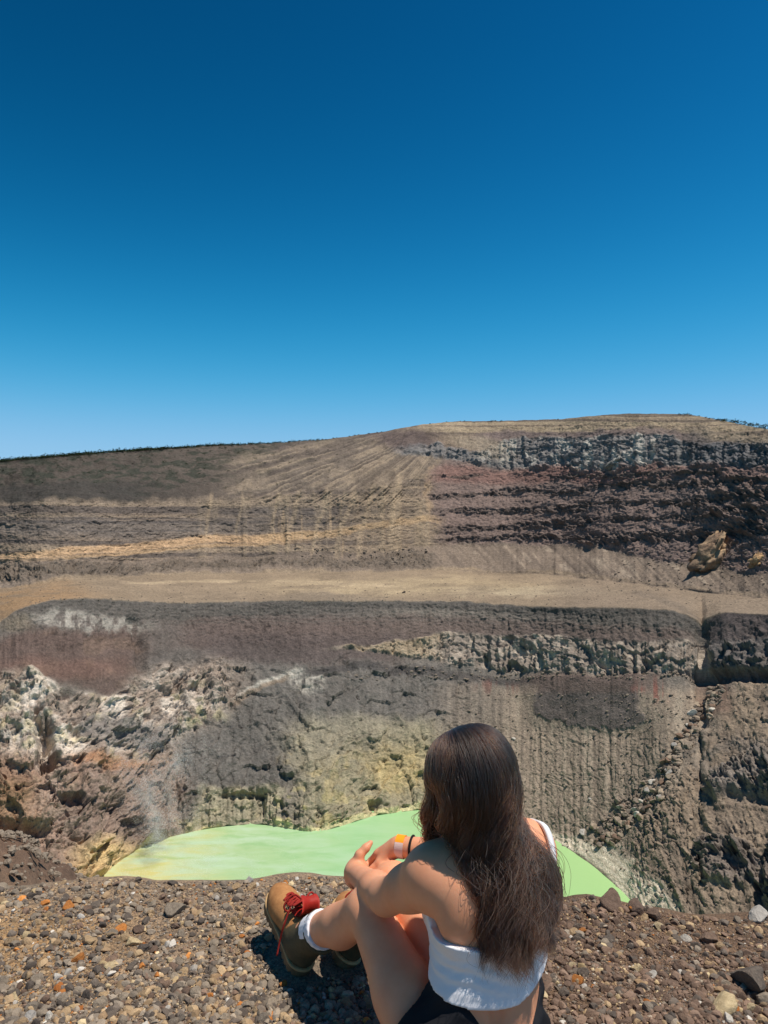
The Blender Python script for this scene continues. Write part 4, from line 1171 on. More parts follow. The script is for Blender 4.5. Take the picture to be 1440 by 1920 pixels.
def surface_nets(d, lo, h):
    s = d < 0
    nx, ny, nz = d.shape
    cs = [(i, j, k) for i in (0, 1) for j in (0, 1) for k in (0, 1)]
    cnt = sum(s[i:nx - 1 + i, j:ny - 1 + j, k:nz - 1 + k].astype(np.int8) for i, j, k in cs)
    act = (cnt > 0) & (cnt < 8)
    I, J, K = np.nonzero(act)
    idx = np.full(act.shape, -1, np.int64); idx[act] = np.arange(len(I))
    acc = np.zeros((len(I), 3)); num = np.zeros(len(I))
    vals = {c: d[I + c[0], J + c[1], K + c[2]] for c in cs}
    for a in cs:
        for ax in range(3):
            if a[ax] == 0:
                b = list(a); b[ax] = 1; b = tuple(b)
                va, vb = vals[a], vals[b]
                cr = (va < 0) != (vb < 0)
                t = np.where(cr, va / np.where(cr, va - vb, 1), 0)
                p = np.zeros((len(I), 3)); p[:] = a; p[:, ax] += t
                acc += p * cr[:, None]; num += cr
    v = acc / num[:, None] + np.stack([I, J, K], -1)
    v = np.asarray(lo) + v * h
    quads = []
    for ax in range(3):
        o1, o2 = [(1, 2), (2, 0), (0, 1)][ax]
        sl0 = [slice(1, None)] * 3; sl1 = [slice(1, None)] * 3
        sl0[ax] = slice(0, -1)
        A = s[tuple(sl0)]
        B_ = s[tuple(sl1)]
        ed = A != B_
        e = np.array(np.nonzero(ed)).T + 1
        e[:, ax] -= 1
        inside_first = A[tuple((e - [0 if q == ax else 1 for q in range(3)]).T)]
        ok = np.all(e < np.array(act.shape), axis=1)
        e = e[ok]; inside_first = inside_first[ok]
        u1 = np.zeros(3, int); u1[o1] = 1; u2 = np.zeros(3, int); u2[o2] = 1
        q = np.stack([idx[tuple((e - u1 - u2).T)], idx[tuple((e - u2).T)], idx[tuple(e.T)], idx[tuple((e - u1).T)]], -1)
        q = np.where(inside_first[:, None], q, q[:, ::-1])
        quads.append(q)
    f = np.concatenate(quads)
    f = f[(f >= 0).all(1)]
    return v, f

def relax(v, f, it=2, lam=0.5):
    n = len(v)
    e = np.concatenate([f[:, [0, 1]], f[:, [1, 2]], f[:, [2, 3]], f[:, [3, 0]]])
    for _ in range(it):
        s = np.zeros_like(v); c = np.zeros(n)
        for k in range(3):
            s[:, k] = np.bincount(e[:, 0], v[e[:, 1], k], n) + np.bincount(e[:, 1], v[e[:, 0], k], n)
        c = np.bincount(e[:, 0], minlength=n) + np.bincount(e[:, 1], minlength=n)
        v = v + lam * (s / np.maximum(c, 1)[:, None] - v)
    return v

def tube(pts, radii, sides=8, closed=False, cap=True):
    pts = np.asarray(pts, float); n = len(pts)
    radii = np.broadcast_to(np.asarray(radii, float), (n,))
    if closed: T = np.roll(pts, -1, 0) - np.roll(pts, 1, 0)
    else: T = np.gradient(pts, axis=0)
    T /= np.linalg.norm(T, axis=1, keepdims=True) + 1e-9
    u = np.cross(T[0], V3(0.3, 0.2, 1)); u /= np.linalg.norm(u)
    vs = []
    for i in range(n):
        u = u - T[i] * (u @ T[i]); u /= np.linalg.norm(u) + 1e-9
        w = np.cross(T[i], u)
        a = np.arange(sides) / sides * 2 * np.pi
        vs.append(pts[i] + radii[i] * (np.cos(a)[:, None] * u + np.sin(a)[:, None] * w))
    v = np.concatenate(vs)
    f = []
    m = n if closed else n - 1
    for i in range(m):
        j = (i + 1) % n
        for k in range(sides):
            f.append((i * sides + k, i * sides + (k + 1) % sides, j * sides + (k + 1) % sides, j * sides + k))
    if cap and not closed:
        c0 = len(v); v = np.vstack([v, pts[0], pts[-1]])
        for k in range(sides):
            f.append((c0, (k + 1) % sides, k, k)); b = (n - 1) * sides
            f.append((c0 + 1, b + k, b + (k + 1) % sides, b + (k + 1) % sides))
    return v, np.array(f)

def spline(pts, n=40):
    """Catmull-Rom through the points"""
    p = np.asarray(pts, float)
    p = np.vstack([2 * p[0] - p[1], p, 2 * p[-1] - p[-2]])
    m = len(p) - 3
    out = []
    for s in np.linspace(0, m - 1e-6, n):
        i = int(s); t = s - i
        a, b, c, d = p[i:i + 4]
        out.append(0.5 * ((2 * b) + (-a + c) * t + (2 * a - 5 * b + 4 * c - d) * t * t + (-a + 3 * b - 3 * c + d) * t ** 3))
    return np.array(out)

def merge(parts):
    vs, fs, o = [], [], 0
    for v, f in parts:
        vs.append(v); fs.append(np.asarray(f) + o); o += len(v)
    return np.vstack(vs), np.vstack(fs)

def mesh_poly(name, v, f, mat, parent=None, smooth=True):
    """quads that may hold a doubled corner (a triangle)"""
    me = bpy.data.meshes.new(name)
    faces = [tuple(q) if q[3] != q[2] else tuple(q[:3]) for q in np.asarray(f).tolist()]
    me.from_pydata(np.asarray(v, float).tolist(), [], faces)
    me.update(); me.validate()
    me.polygons.foreach_set('use_smooth', np.full(len(me.polygons), smooth))
    me.materials.append(mat)
    o = bpy.data.objects.new(name, me); COL.objects.link(o)
    if parent: o.parent = parent
    return o

# ---- materials
def make_skin():
    t = NT('skin'); p = t.obj()
    n = t.noise(p, 28, 4, 0.6); n2 = t.noise(p, 9, 2, 0.5)
    c = t.ramp(n2, [(0.3, tuple(lin((226, 150, 108)))), (0.7, tuple(lin((231, 160, 118))))])
    c = t.mix(0.25, c, t.ramp(n, [(0.35, (0.50, 0.25, 0.16)), (0.65, (0.66, 0.38, 0.26))]))
    f = t.noise(p, 420, 2, 0.6)
    t.bsdf(c, 0.52, 0.35, t.bump(f, 0.12, 0.002), Subsurface_Weight=0.18, Subsurface_Scale=0.006)
    b = [x for x in t.t.nodes if x.type == 'BSDF_PRINCIPLED'][0]
    b.inputs['Subsurface Radius'].default_value = (1.0, 0.35, 0.18)
    return t.m
def make_cloth(name, col, scale=700, strength=0.25, rough=0.85, var=0.06):
    t = NT(name); p = t.pos()
    n = t.noise(p, 12, 3, 0.5); w = t.noise(p, scale, 2, 0.5)
    c0 = lin(col)
    c = t.ramp(n, [(0.3, tuple(c0 * (1 - var))), (0.7, tuple(np.minimum(c0 * (1 + var), 0.9)))])
    t.bsdf(c, rough, 0.2, t.bump(w, strength, 0.001))
    return t.m
def make_suede(name, a, b, rough=0.85):
    t = NT(name); p = t.pos()
    n = t.noise(p, 30, 5, 0.65); w = t.noise(p, 500, 3, 0.6)
    c = t.ramp(n, [(0.3, tuple(lin(a))), (0.68, tuple(lin(b)))])
    t.bsdf(c, rough, 0.2, t.bump(t.math('ADD', w, t.math('MULTIPLY', n, 0.7)), 0.3, 0.002))
    return t.m
M_skin = make_skin()
M_white = make_cloth('white_ribbed_cotton', (232, 228, 228), 900, 0.25, 0.8, 0.03)
M_black = make_cloth('black_stretch_cloth', (26, 26, 30), 900, 0.3, 0.75, 0.15)
M_sock = make_cloth('white_sock_knit', (232, 228, 230), 600, 0.4, 0.9, 0.04)
M_suede = make_suede('tan_suede', (148, 100, 60), (184, 131, 82))
M_collar = make_suede('shade_dark_olive_leather', (70, 62, 46), (98, 86, 62), 0.7)  # olive with the shade on the boot shaft put into its colour
M_sole = make_suede('brown_rubber', (96, 76, 54), (126, 102, 74), 0.7)
M_welt = make_suede('pale_welt_rubber', (168, 134, 92), (190, 156, 110), 0.7)
M_red = make_suede('red_leather', (140, 30, 22), (178, 44, 32), 0.55)
M_lace = make_cloth('red_lace_cord', (158, 46, 38), 1200, 0.6, 0.8, 0.15)
M_metal = NT('dull_eyelet_metal'); M_metal.bsdf(tuple(lin((150, 135, 110))), 0.4, 0.5, None, Metallic=0.8); M_metal = M_metal.m
M_orange = NT('orange_paper_band'); M_orange.bsdf(tuple(lin((255, 158, 10))), 0.45, 0.4); M_orange = M_orange.m
M_pale = make_cloth('pale_band_end', (226, 196, 186), 300, 0.1, 0.6, 0.05)
M_tie = make_cloth('black_elastic', (30, 24, 24), 900, 0.4, 0.7, 0.1)

def build_person():
    root = bpy.data.objects.new('person', None); COL.objects.link(root)
    root.location = (0.205, 1.70, 0.0)
    tag(root, 'person in a white tank top and black shorts sitting on the gravel', 'person')
    inv = V3(-0.205, -1.70, 0)
    a = math.radians(20)
    F = V3(-math.sin(a), math.cos(a), 0); R = V3(math.cos(a), math.sin(a), 0); U = V3(0, 0, 1)
    AX = np.stack([R, F, U])
    Cp = V3(0.205, 1.70, 0.115)
    hipL, hipR = V3(0.125, 1.665, 0.10), V3(0.278, 1.73, 0.10)
    kneeL, kneeR = V3(-0.0415, 1.935, 0.316), V3(0.026, 2.03, 0.335)
    ankL, ankR = V3(-0.231, 2.164, 0.125), V3(-0.120, 2.245, 0.115)
    shL, shR = V3(0.117, 1.722, 0.506), V3(0.354, 1.856, 0.505)
    elL, elR = V3(0.006, 1.862, 0.388), V3(0.232, 2.03, 0.41)
    wrL, wrR = V3(-0.082, 2.085, 0.342), V3(0.044, 2.09, 0.412)
    Hc = V3(0.205, 1.778, 0.730)
    # -------- torso field (used again for the clothes)
    lo, hi = V3(-0.36, 1.5, -0.03), V3(0.52, 2.3, 0.9)
    h = 0.0042
    tor = Field(lo, hi, h)
    tor.ell(Cp, (0.158, 0.108, 0.11), AX, 0.03)
    tor.ell(hipL - 0.025 * F + V3(0, 0, 0.01), (0.095, 0.1, 0.1), AX, 0.04)
    tor.ell(hipR - 0.025 * F + V3(0, 0, 0.01), (0.095, 0.1, 0.1), AX, 0.04)
    tor.ell((0.232, 1.722, 0.22), (0.128, 0.094, 0.10), AX, 0.05)
    tor.ell((0.246, 1.745, 0.30), (0.116, 0.086, 0.09), AX, 0.06)
    tor.ell((0.252, 1.772, 0.39), (0.136, 0.098, 0.10), AX, 0.06)
    tor.ell((0.250, 1.790, 0.465), (0.15, 0.092, 0.085), AX, 0.06)
    tor.ell((0.250, 1.70, 0.455) - 0.28 * R * 0 + (-0.085) * R, (0.055, 0.03, 0.07), AX, 0.05)   # shoulder blades
    tor.ell((0.252, 1.715, 0.455) + 0.08 * R, (0.055, 0.03, 0.07), AX, 0.05)
    for s in (-1, 1):
        tor.ell(V3(0.252, 1.775, 0.385) + s * 0.065 * R + 0.085 * F, (0.058, 0.05, 0.055), AX, 0.04)
    body = Field(lo, hi, h)
    body.d = tor.d.copy()
    # spine groove
    body.chain([V3(0.244, 1.630, 0.20), V3(0.250, 1.645, 0.30), V3(0.254, 1.662, 0.40), V3(0.252, 1.69, 0.48)], [0.006, 0.009, 0.011, 0.010], 0.03, op='cut')
    # neck, trapezius, shoulders
    nk = V3(0.246, 1.80, 0.53)
    body.chain([nk, V3(0.232, 1.795, 0.60), V3(0.220, 1.785, 0.69)], [0.06, 0.052, 0.052], 0.04)
    for sh in (shL, shR):
        body.cone(V3(0.24, 1.795, 0.575), sh + V3(0, 0, 0.012), 0.035, 0.048, 0.05)
        body.cone(V3(0.25, 1.79, 0.50), sh, 0.06, 0.056, 0.05)
    # arms
    def arm(sh, el, wr):
        d = el - sh
        body.ell(sh, (0.055, 0.055, 0.056), None, 0.045)
        body.cone(sh, sh + 0.5 * d, 0.054, 0.050, 0.04)
        body.cone(sh + 0.5 * d, el, 0.050, 0.043, 0.03)
        e = wr - el
        body.cone(el, el + 0.3 * e, 0.040, 0.041, 0.02)
        body.cone(el + 0.3 * e, wr, 0.041, 0.0265, 0.02)
    arm(shL, elL, wrL); arm(shR, elR, wrR)
    # legs
    def leg(hip, kn, an, side):
        d = kn - hip
        body.cone(hip, hip + 0.45 * d, 0.090, 0.073, 0.05)
        body.cone(hip + 0.45 * d, kn, 0.073, 0.052, 0.03)
        body.ell(kn + 0.006 * nrm(d), (0.053, 0.053, 0.053), None, 0.02)
        e = an - kn
        back = nrm(np.cross(np.cross(e, -d), e))
        back = back if back @ (hip - kn) > 0 else -back
        body.cone(kn, an, 0.047, 0.031, 0.02)
        body.cone(kn + 0.12 * e + back * 0.012, kn + 0.42 * e + back * 0.016, 0.046, 0.05, 0.03)
        body.cone(kn + 0.42 * e + back * 0.016, an, 0.05, 0.030, 0.025)
    arms_and_trunk = body
    limbs = []
    for args in ((hipL, kneeL, ankL, -1), (hipR, kneeR, ankR, 1)):
        body = Field(lo, hi, h); leg(*args); limbs.append(body)
    body = arms_and_trunk
    # head with a face, turned a little to the left and down
    hy = math.radians(16); hp = math.radians(-14)
    Hf = V3(-math.sin(hy) * math.cos(hp), math.cos(hy) * math.cos(hp), math.sin(hp))
    Hr = V3(math.cos(hy), math.sin(hy), 0); Hu = np.cross(Hr, Hf)
    HA = np.stack([Hr, Hf, Hu])
    def hd(l, f, u): return Hc + l * Hr + f * Hf + u * Hu
    body.ell(Hc + 0.0 * Hu, (0.074, 0.092, 0.092), HA, 0.03)
    body.ell(hd(0, 0.035, -0.055), (0.055, 0.062, 0.062), HA, 0.035)
    body.ell(hd(0, 0.062, -0.098), (0.03, 0.03, 0.022), HA, 0.03)
    body.cone(hd(0, 0.094, -0.005), hd(0, 0.112, -0.04), 0.007, 0.011, 0.012)
    for s in (-1, 1):
        body.ell(hd(s * 0.031, 0.092, -0.008), (0.014, 0.010, 0.010), HA, 0.012, 'cut')
        body.ell(hd(s * 0.031, 0.080, -0.008), (0.012, 0.012, 0.012), HA, 0.004)
        body.ell(hd(s * 0.073, -0.005, -0.02), (0.009, 0.018, 0.030), HA, 0.01)
    body.ell(hd(0, 0.097, -0.070), (0.022, 0.010, 0.006), HA, 0.006)
    body.ell(hd(0, 0.094, -0.080), (0.018, 0.010, 0.006), HA, 0.006)
    # -------- left hand: bent wrist, fingers reaching round to the right, thumb up
    kL = P(697, 1630, 2.165)
    ax = nrm(kL - wrL)
    dn = nrm(V3(0.15, 0.55, -0.82)); dn = nrm(dn - ax * (dn @ ax))
    pn = np.cross(ax, dn)
    body.cone(wrL, wrL + ax * 0.02, 0.0265, 0.027, 0.015)
    for q, ln in ((-0.012, 0.068), (0.010, 0.072), (0.030, 0.068), (0.048, 0.06)):
        body.cone(wrL + ax * 0.012 + dn * q * 0.5, wrL + ax * ln + dn * q, 0.019, 0.0125, 0.02)
    for q, ln, L in ((-0.016, 0.07, 0.075), (0.006, 0.075, 0.085), (0.028, 0.071, 0.08), (0.048, 0.062, 0.062)):
        k0 = wrL + ax * ln + dn * q
        b1 = nrm(ax * 0.9 + V3(0.5, 0.2, -0.15)); b2 = nrm(b1 + V3(0.3, -0.55, -0.25)); b3 = nrm(b2 + V3(0.1, -0.6, -0.3))
        p1 = k0 + b1 * L * 0.48; p2 = p1 + b2 * L * 0.3; p3 = p2 + b3 * L * 0.22
        body.chain([k0, p1, p2, p3], [0.0112, 0.0098, 0.0086, 0.0072], 0.006)
    t0 = P(670, 1622, 2.098); t1 = P(674, 1603, 2.098); t2 = P(686, 1590, 2.108); t3 = P(695, 1580, 2.118)
    body.chain([wrL + ax * 0.012, t0], [0.024, 0.020], 0.018)
    body.chain([t0, t1, t2, t3], [0.019, 0.0128, 0.0112, 0.0078], 0.008)
    left_done = body; body = Field(lo, hi, h)
    # -------- right hand: lies over the knee, fingers curl down, thumb towards the body
    kR = P(707, 1600, 2.135)
    bx = nrm(kR - wrR)
    aw = nrm(V3(0.15, 0.86, -0.25)); aw = nrm(aw - bx * (aw @ bx))
    for q, ln in ((-0.018, 0.066), (0.002, 0.07), (0.020, 0.066), (0.036, 0.058)):
        body.cone(wrR + bx * 0.004 + aw * q * 0.55, wrR + bx * ln + aw * q, 0.020, 0.0128, 0.02)
    for q, ln, L in ((-0.022, 0.068, 0.078), (0.000, 0.073, 0.086), (0.020, 0.069, 0.08), (0.038, 0.060, 0.062)):
        k0 = wrR + bx * ln + aw * q
        b1 = nrm(bx * 0.75 + V3(0, 0.1, -0.45)); b2 = nrm(bx * 0.15 + V3(0.05, 0.1, -1.0)); b3 = nrm(V3(0.55, 0, -0.8))
        p1 = k0 + b1 * L * 0.46; p2 = p1 + b2 * L * 0.32; p3 = p2 + b3 * L * 0.22
        body.chain([k0, p1, p2, p3], [0.0118, 0.0102, 0.009, 0.0075], 0.006)
    s0 = P(722, 1608, 2.088); s1 = P(712, 1618, 2.078); s2 = P(700, 1629, 2.076); s3 = P(689, 1638, 2.078)
    body.chain([wrR + bx * 0.015, s0], [0.021, 0.018], 0.018)
    body.chain([s0, s1, s2, s3], [0.016, 0.0128, 0.0108, 0.008], 0.007)
    limbs.append(body); body = left_done
    def join(c, e, k):
        hh = np.maximum(k - np.abs(c - e), 0) / k
        return np.minimum(c, e) - hh * hh * k * 0.25
    wrist = 0.5 + 0 * 1
    for li, k_ in zip(limbs, (0.007, 0.007, 0.007)): body.d = join(body.d, li.d, k_)
    v, f = surface_nets(body.d, lo, h)
    v = relax(v, f, 2, 0.5)
    mesh_np('body', v + inv, f, M_skin, root)

    # -------- clothes: the torso swollen by a few millimetres and cut to shape
    gx = (lo[0] + h * np.arange(body.n[0]))[:, None, None]; gy = (lo[1] + h * np.arange(body.n[1]))[None, :, None]; gz = (lo[2] + h * np.arange(body.n[2]))[None, None, :]
    ff = gx * F[0] + gy * F[1]
    rr = (gx - 0.248) * R[0] + (gy - 1.77) * R[1]
    fold = 0.0022 * np.sin((gz + 0.25 * np.abs(rr + 0.10) - 0.1 * ff) * 2 * np.pi / 0.027 + 11 * rr) * np.exp(-((gz - 0.322) / 0.035) ** 2) * (0.25 + 0.75 * sstep(0.08, -0.10, rr))
    fold = fold + 0.0010 * np.sin((gz - 0.5 * rr) * 2 * np.pi / 0.016 + 5 * np.sin(rr * 30)) * np.exp(-((gz - 0.335) / 0.04) ** 2)
    fold = fold + 0.0016 * np.exp(-((gz - (0.268 + 0.10 * (ff - 1.458) + 0.30 * np.clip(rr, 0, 0.2)) - 0.006) / 0.006) ** 4)
    top = np.maximum.reduce([tor.d - 0.0135 - fold,
                             np.broadcast_to((0.268 + 0.10 * (ff - 1.458) + 0.30 * np.clip(rr, 0, 0.2) - gz), tor.d.shape),
                             np.broadcast_to(gz - (0.400 + 0.55 * np.clip(rr - 0.05, 0, 0.1) + np.clip((ff - 1.585) * 1.2, -0.02, 0.10) + 0.9 * np.clip(np.abs(rr) - 0.07, 0, 1) ** 1 * 0.25), tor.d.shape)]).astype(np.float32)
    v, f = surface_nets(top, lo, h); v = relax(v, f, 2, 0.5)
    ob = mesh_np('tank_top', v + inv, f, M_white, root)
    # seams: hem, neckline and the two straps
    def on_back(px, py, Y0=1.5, off=0.009, fld=None):
        fld = fld or body
        o = V3(0, 0, HC); d = nrm(P(px, py, 1.0) - o)
        t = Y0 / d[1]; best = (9.0, t)
        for _ in range(400):
            s = float(fld.sample((o + d * t)[None])[0]) - off
            if s < best[0]: best = (s, t)
            if s < 0.0006 or t > 2.6: break
            t += min(max(s * 0.6, 0.0008), 0.004)
        return o + d * best[1]
    strapR = [on_back(1026, 1775, off=0.011, fld=tor), on_back(1033, 1725), on_back(1036, 1680), on_back(1039, 1640), on_back(1038, 1605), on_back(1032, 1572), on_back(1020, 1545), V3(0.325, 1.93, 0.49), V3(0.305, 1.93, 0.43)]
    sp = spline(strapR, 40)
    strapL = [on_back(892, 1792, off=0.009, fld=tor), on_back(888, 1768, off=0.010), on_back(880, 1720), on_back(868, 1660), on_back(858, 1600), P(850, 1590, 1.80), P(846, 1620, 1.86), P(846, 1680, 1.87)]
    parts = []
    for s_ in (sp,):
        for _ in range(6):
            dd_ = body.sample(s_); s_ = s_ - body.grad(s_) * (np.clip(dd_ - np.clip(dd_, 0.0045, 0.010), -0.02, 0.02))[:, None]
        s_[1:-1] = 0.5 * s_[1:-1] + 0.25 * (s_[:-2] + s_[2:])
        T = np.gradient(s_, axis=0); T /= np.linalg.norm(T, axis=1, keepdims=True)
        G = body.grad(s_); W = np.cross(T, G); W /= np.linalg.norm(W, axis=1, keepdims=True) + 1e-9
        rows = []
        for (w, o_) in ((-0.008, -0.006), (-0.008, 0.002), (0.008, 0.002), (0.008, -0.006)):
            rows.append(s_ + W * w + G * o_)
        vv = np.concatenate(rows); n = len(s_); q = []
        for r_ in range(4):
            for i in range(n - 1):
                q.append((r_ * n + i, r_ * n + i + 1, ((r_ + 1) % 4) * n + i + 1, ((r_ + 1) % 4) * n + i))
        parts.append((vv, np.array(q)))
    vv, q = merge(parts)
    mesh_np('strap', vv + inv, q, M_white, ob)
    # shorts
    both = Field(lo, hi, h); both.d = tor.d.copy()
    for hip, kn in ((hipL, kneeL), (hipR, kneeR)):
        d = kn - hip
        both.cone(hip, hip + 0.45 * d, 0.092, 0.081, 0.05); both.cone(hip + 0.45 * d, kn, 0.081, 0.054, 0.03)
    dl = nrm(kneeL - hipL); dr = nrm(kneeR - hipR)
    def along(hip, d): return (gx - hip[0]) * d[0] + (gy - hip[1]) * d[1] + (gz - hip[2]) * d[2]
    sl = np.where(gx * R[0] + gy * R[1] < (Cp @ R), along(hipL, dl) - 0.101 - 0.5 * (gz - 0.202), along(hipR, dr) - 0.12)
    crease = 0.003 * np.sin(along(hipL, dl) * 2 * np.pi / 0.045 + 14 * gx)
    sho = np.maximum.reduce([both.d - 0.0085 - crease, np.broadcast_to(gz - (0.216 + 0.035 * sstep(-0.05, -0.11, rr) + 1.0 * (ff - 1.458)), tor.d.shape), np.broadcast_to(sl, tor.d.shape)]).astype(np.float32)
    v, f = surface_nets(sho, lo, h); v = relax(v, f, 2, 0.5)
    mesh_np('shorts', v + inv, f, M_black, root)

    # -------- band and hair tie on the right wrist
    wax = nrm(elR - wrR)
    def ring(c, r, w, t_, a0, a1, n, mat, name, parent):
        u1 = nrm(np.cross(wax, V3(0, 1, 0))); u2 = np.cross(wax, u1)
        vs = []; q = []
        an = np.linspace(a0, a1, n)
        for (dr_, dw) in ((0, -w), (0, w), (t_, w), (t_, -w)):
            vs.append(c + (r + dr_) * (np.cos(an)[:, None] * u1 + 0.94 * np.sin(an)[:, None] * u2) + wax * dw)
        for k in range(4):
            for i in range(n - 1): q.append((k * n + i, k * n + i + 1, ((k + 1) % 4) * n + i + 1, ((k + 1) % 4) * n + i))
        return mesh_np(name, np.concatenate(vs) + inv, q, mat, parent, smooth=False)
    wb = ring(wrR + wax * 0.004, 0.030, 0.012, 0.0014, -2.75, 0.95, 26, M_orange, 'wristband', root)
    ring(wrR + wax * 0.004, 0.0305, 0.012, 0.0014, 0.85, 3.6, 20, M_pale, 'band_end', wb)
    u1 = nrm(np.cross(wax, V3(0, 1, 0))); u2 = np.cross(wax, u1)
    an = np.linspace(0, 2 * np.pi, 28, endpoint=False)
    v, f = tube(wrR + wax * 0.036 + 0.0325 * (np.cos(an)[:, None] * u1 + np.sin(an)[:, None] * u2), 0.0034, 7, True)
    mesh_np('hair_tie', v + inv, f, M_tie, root)

    # -------- boots
    def boot(heel, d, legdir, ank):
        d = nrm(d); n = nrm(legdir - d * (legdir @ d)); s = np.cross(d, n)
        B3 = np.stack([s, d, n])
        def W_(p): return np.asarray(p) @ B3 + heel + inv
        br = bpy.data.objects.new('boot', None); COL.objects.link(br); br.parent = root
        hb = 0.003
        lo_, hi_ = V3(-0.085, -0.05, -0.01), V3(0.085, 0.32, 0.24)
        lg = np.array([legdir @ s, legdir @ d, legdir @ n]); lg = nrm(lg)
        top_ = V3(0, 0.062, 0.085) + lg * 0.105
        u_ = Field(lo_, hi_, hb)
        u_.ell((0, 0.215, 0.052), (0.048, 0.068, 0.040), None, 0.03)
        u_.cone((0, 0.19, 0.05), (0, 0.10, 0.072), 0.041, 0.044, 0.04)
        u_.ell((0, 0.055, 0.055), (0.038, 0.052, 0.055), None, 0.03)
        u_.cone((0, 0.065, 0.07), top_, 0.047, 0.055, 0.03)
        u_.cone(V3(0, 0.062, 0.085) + lg * 0.02, top_ + lg * 0.08, 0.041, 0.050, 0.006, op='cut')
        # throat where the laces run: slightly sunk
        u_.cone((0, 0.165, 0.104), (0, 0.10, 0.15), 0.012, 0.02, 0.01, op='cut')
        gy_ = (lo_[1] + hb * np.arange(u_.n[1]))[None, :, None]; gz_ = (lo_[2] + hb * np.arange(u_.n[2]))[None, None, :]; gx_ = (lo_[0] + hb * np.arange(u_.n[0]))[:, None, None]
        cut_top = (gx_ - top_[0]) * lg[0] + (gy_ - top_[1]) * lg[1] + (gz_ - top_[2]) * lg[2]
        full = np.maximum(np.maximum(u_.d, 0.022 - gz_), cut_top)
        # leather quarter: tan in front, olive at the ankle, darkened in its colour for the shade there
        sep = (gy_ - 0.105) + (gz_ - 0.06) * 0.35
        front = np.maximum(full, -sep).astype(np.float32)
        rear = np.maximum(full - 0.0015, sep - 0.004).astype(np.float32)
        v, f = surface_nets(front, lo_, hb); v = relax(v, f, 2); mesh_np('vamp', W_(v), f, M_suede, br)
        v, f = surface_nets(rear, lo_, hb); v = relax(v, f, 2); mesh_np('heel_counter', W_(v), f, M_collar, br)
        # sole
        sf = Field(lo_, hi_, hb)
        def out2(x, y, z):
            dd = np.full(np.broadcast(x, y).shape, 9.0, np.float32)
            for (a_, b_, ra, rb) in (((0, 0.222), (0, 0.13), 0.0505, 0.041), ((0, 0.13), (0, 0.042), 0.041, 0.041)):
                t_ = np.clip((a_[1] - y) / (a_[1] - b_[1]), 0, 1)
                q = np.sqrt(x ** 2 + (y - (a_[1] + t_ * (b_[1] - a_[1]))) ** 2) - (ra + (rb - ra) * t_)
                dd = np.minimum(dd, q)
            return dd
        o2 = out2(gx_, gy_, gz_)
        groove = 0.5 + 0.5 * np.cos(gy_ * 2 * np.pi / 0.021)
        bottom = 0.000 + 0.006 * (groove > 0.7) + 0.012 * np.exp(-((gy_ - 0.105) / 0.018) ** 2)
        toe = np.clip(gy_ - 0.20, 0, 1) * 0.22
        sole = np.maximum.reduce([np.broadcast_to(o2, sf.d.shape), np.broadcast_to(bottom + toe - gz_, sf.d.shape), np.broadcast_to(gz_ - 0.024 - toe, sf.d.shape)]).astype(np.float32)
        v, f = surface_nets(sole, lo_, hb); v = relax(v, f, 1); so = mesh_np('sole', W_(v), f, M_sole, br)
        welt = np.maximum.reduce([np.broadcast_to(o2 - 0.004, sf.d.shape), np.broadcast_to(0.0235 + toe - gz_, sf.d.shape), np.broadcast_to(gz_ - 0.0315 - toe, sf.d.shape)]).astype(np.float32)
        v, f = surface_nets(welt, lo_, hb); v = relax(v, f, 1); mesh_np('welt', W_(v), f, M_welt, so)
        # padded collar ring and tongue
        u1 = nrm(np.cross(lg, V3(0, 1, 0))); u2 = np.cross(lg, u1)
        an = np.linspace(0, 2 * np.pi, 36, endpoint=False)
        v, f = tube(top_ - lg * 0.002 + 0.0525 * (np.cos(an)[:, None] * u1 + np.sin(an)[:, None] * u2), 0.0065, 8, True)
        mesh_np('collar', W_(v), f, M_collar, br)
        cl = spline([(0, 0.175, 0.094), (0, 0.140, 0.113), (0, 0.114, 0.130), (0, 0.101, 0.146), (0, 0.098, 0.160), (0, 0.107, 0.172), (0, 0.123, 0.171)], 24)
        wid = np.interp(np.linspace(0, 1, 24), [0, 0.4, 0.8, 1], [0.018, 0.027, 0.029, 0.026])
        vs = []; q = []
        m_ = 9
        Tn = np.gradient(cl, axis=0); Tn /= np.linalg.norm(Tn, axis=1, keepdims=True)
        Nn = np.cross(V3(1, 0, 0), Tn)
        for side, off in ((0, 0.0065), (1, -0.0065)):
            for i in range(24):
                for j in range(m_):
                    t_ = j / (m_ - 1) * 2 - 1
                    vs.append(cl[i] + V3(1, 0, 0) * wid[i] * t_ - Nn[i] * (0.012 * t_ * t_) * -1 * 1 + Nn[i] * off * (1 - t_ ** 6))
        for side in (0, 1):
            for i in range(23):
                for j in range(m_ - 1):
                    b = side * 24 * m_ + i * m_ + j
                    qq = (b, b + 1, b + m_ + 1, b + m_)
                    q.append(qq if side == 0 else qq[::-1])
        for i in range(23):
            for j in (0, m_ - 1):
                b = i * m_ + j; c_ = 24 * m_ + b
                q.append((b, b + m_, c_ + m_, c_))
        for j in range(m_ - 1):
            for i in (0, 23):
                b = i * m_ + j; c_ = 24 * m_ + b
                q.append((b, b + 1, c_ + 1, c_))
        mesh_np('tongue', W_(np.array(vs)), q, M_red, br)
        # eyelets and laces
        rowz = [(0.202, 0.089), (0.188, 0.094), (0.174, 0.100), (0.160, 0.108), (0.147, 0.117), (0.135, 0.129), (0.126, 0.143)]
        lp = []; ey = []
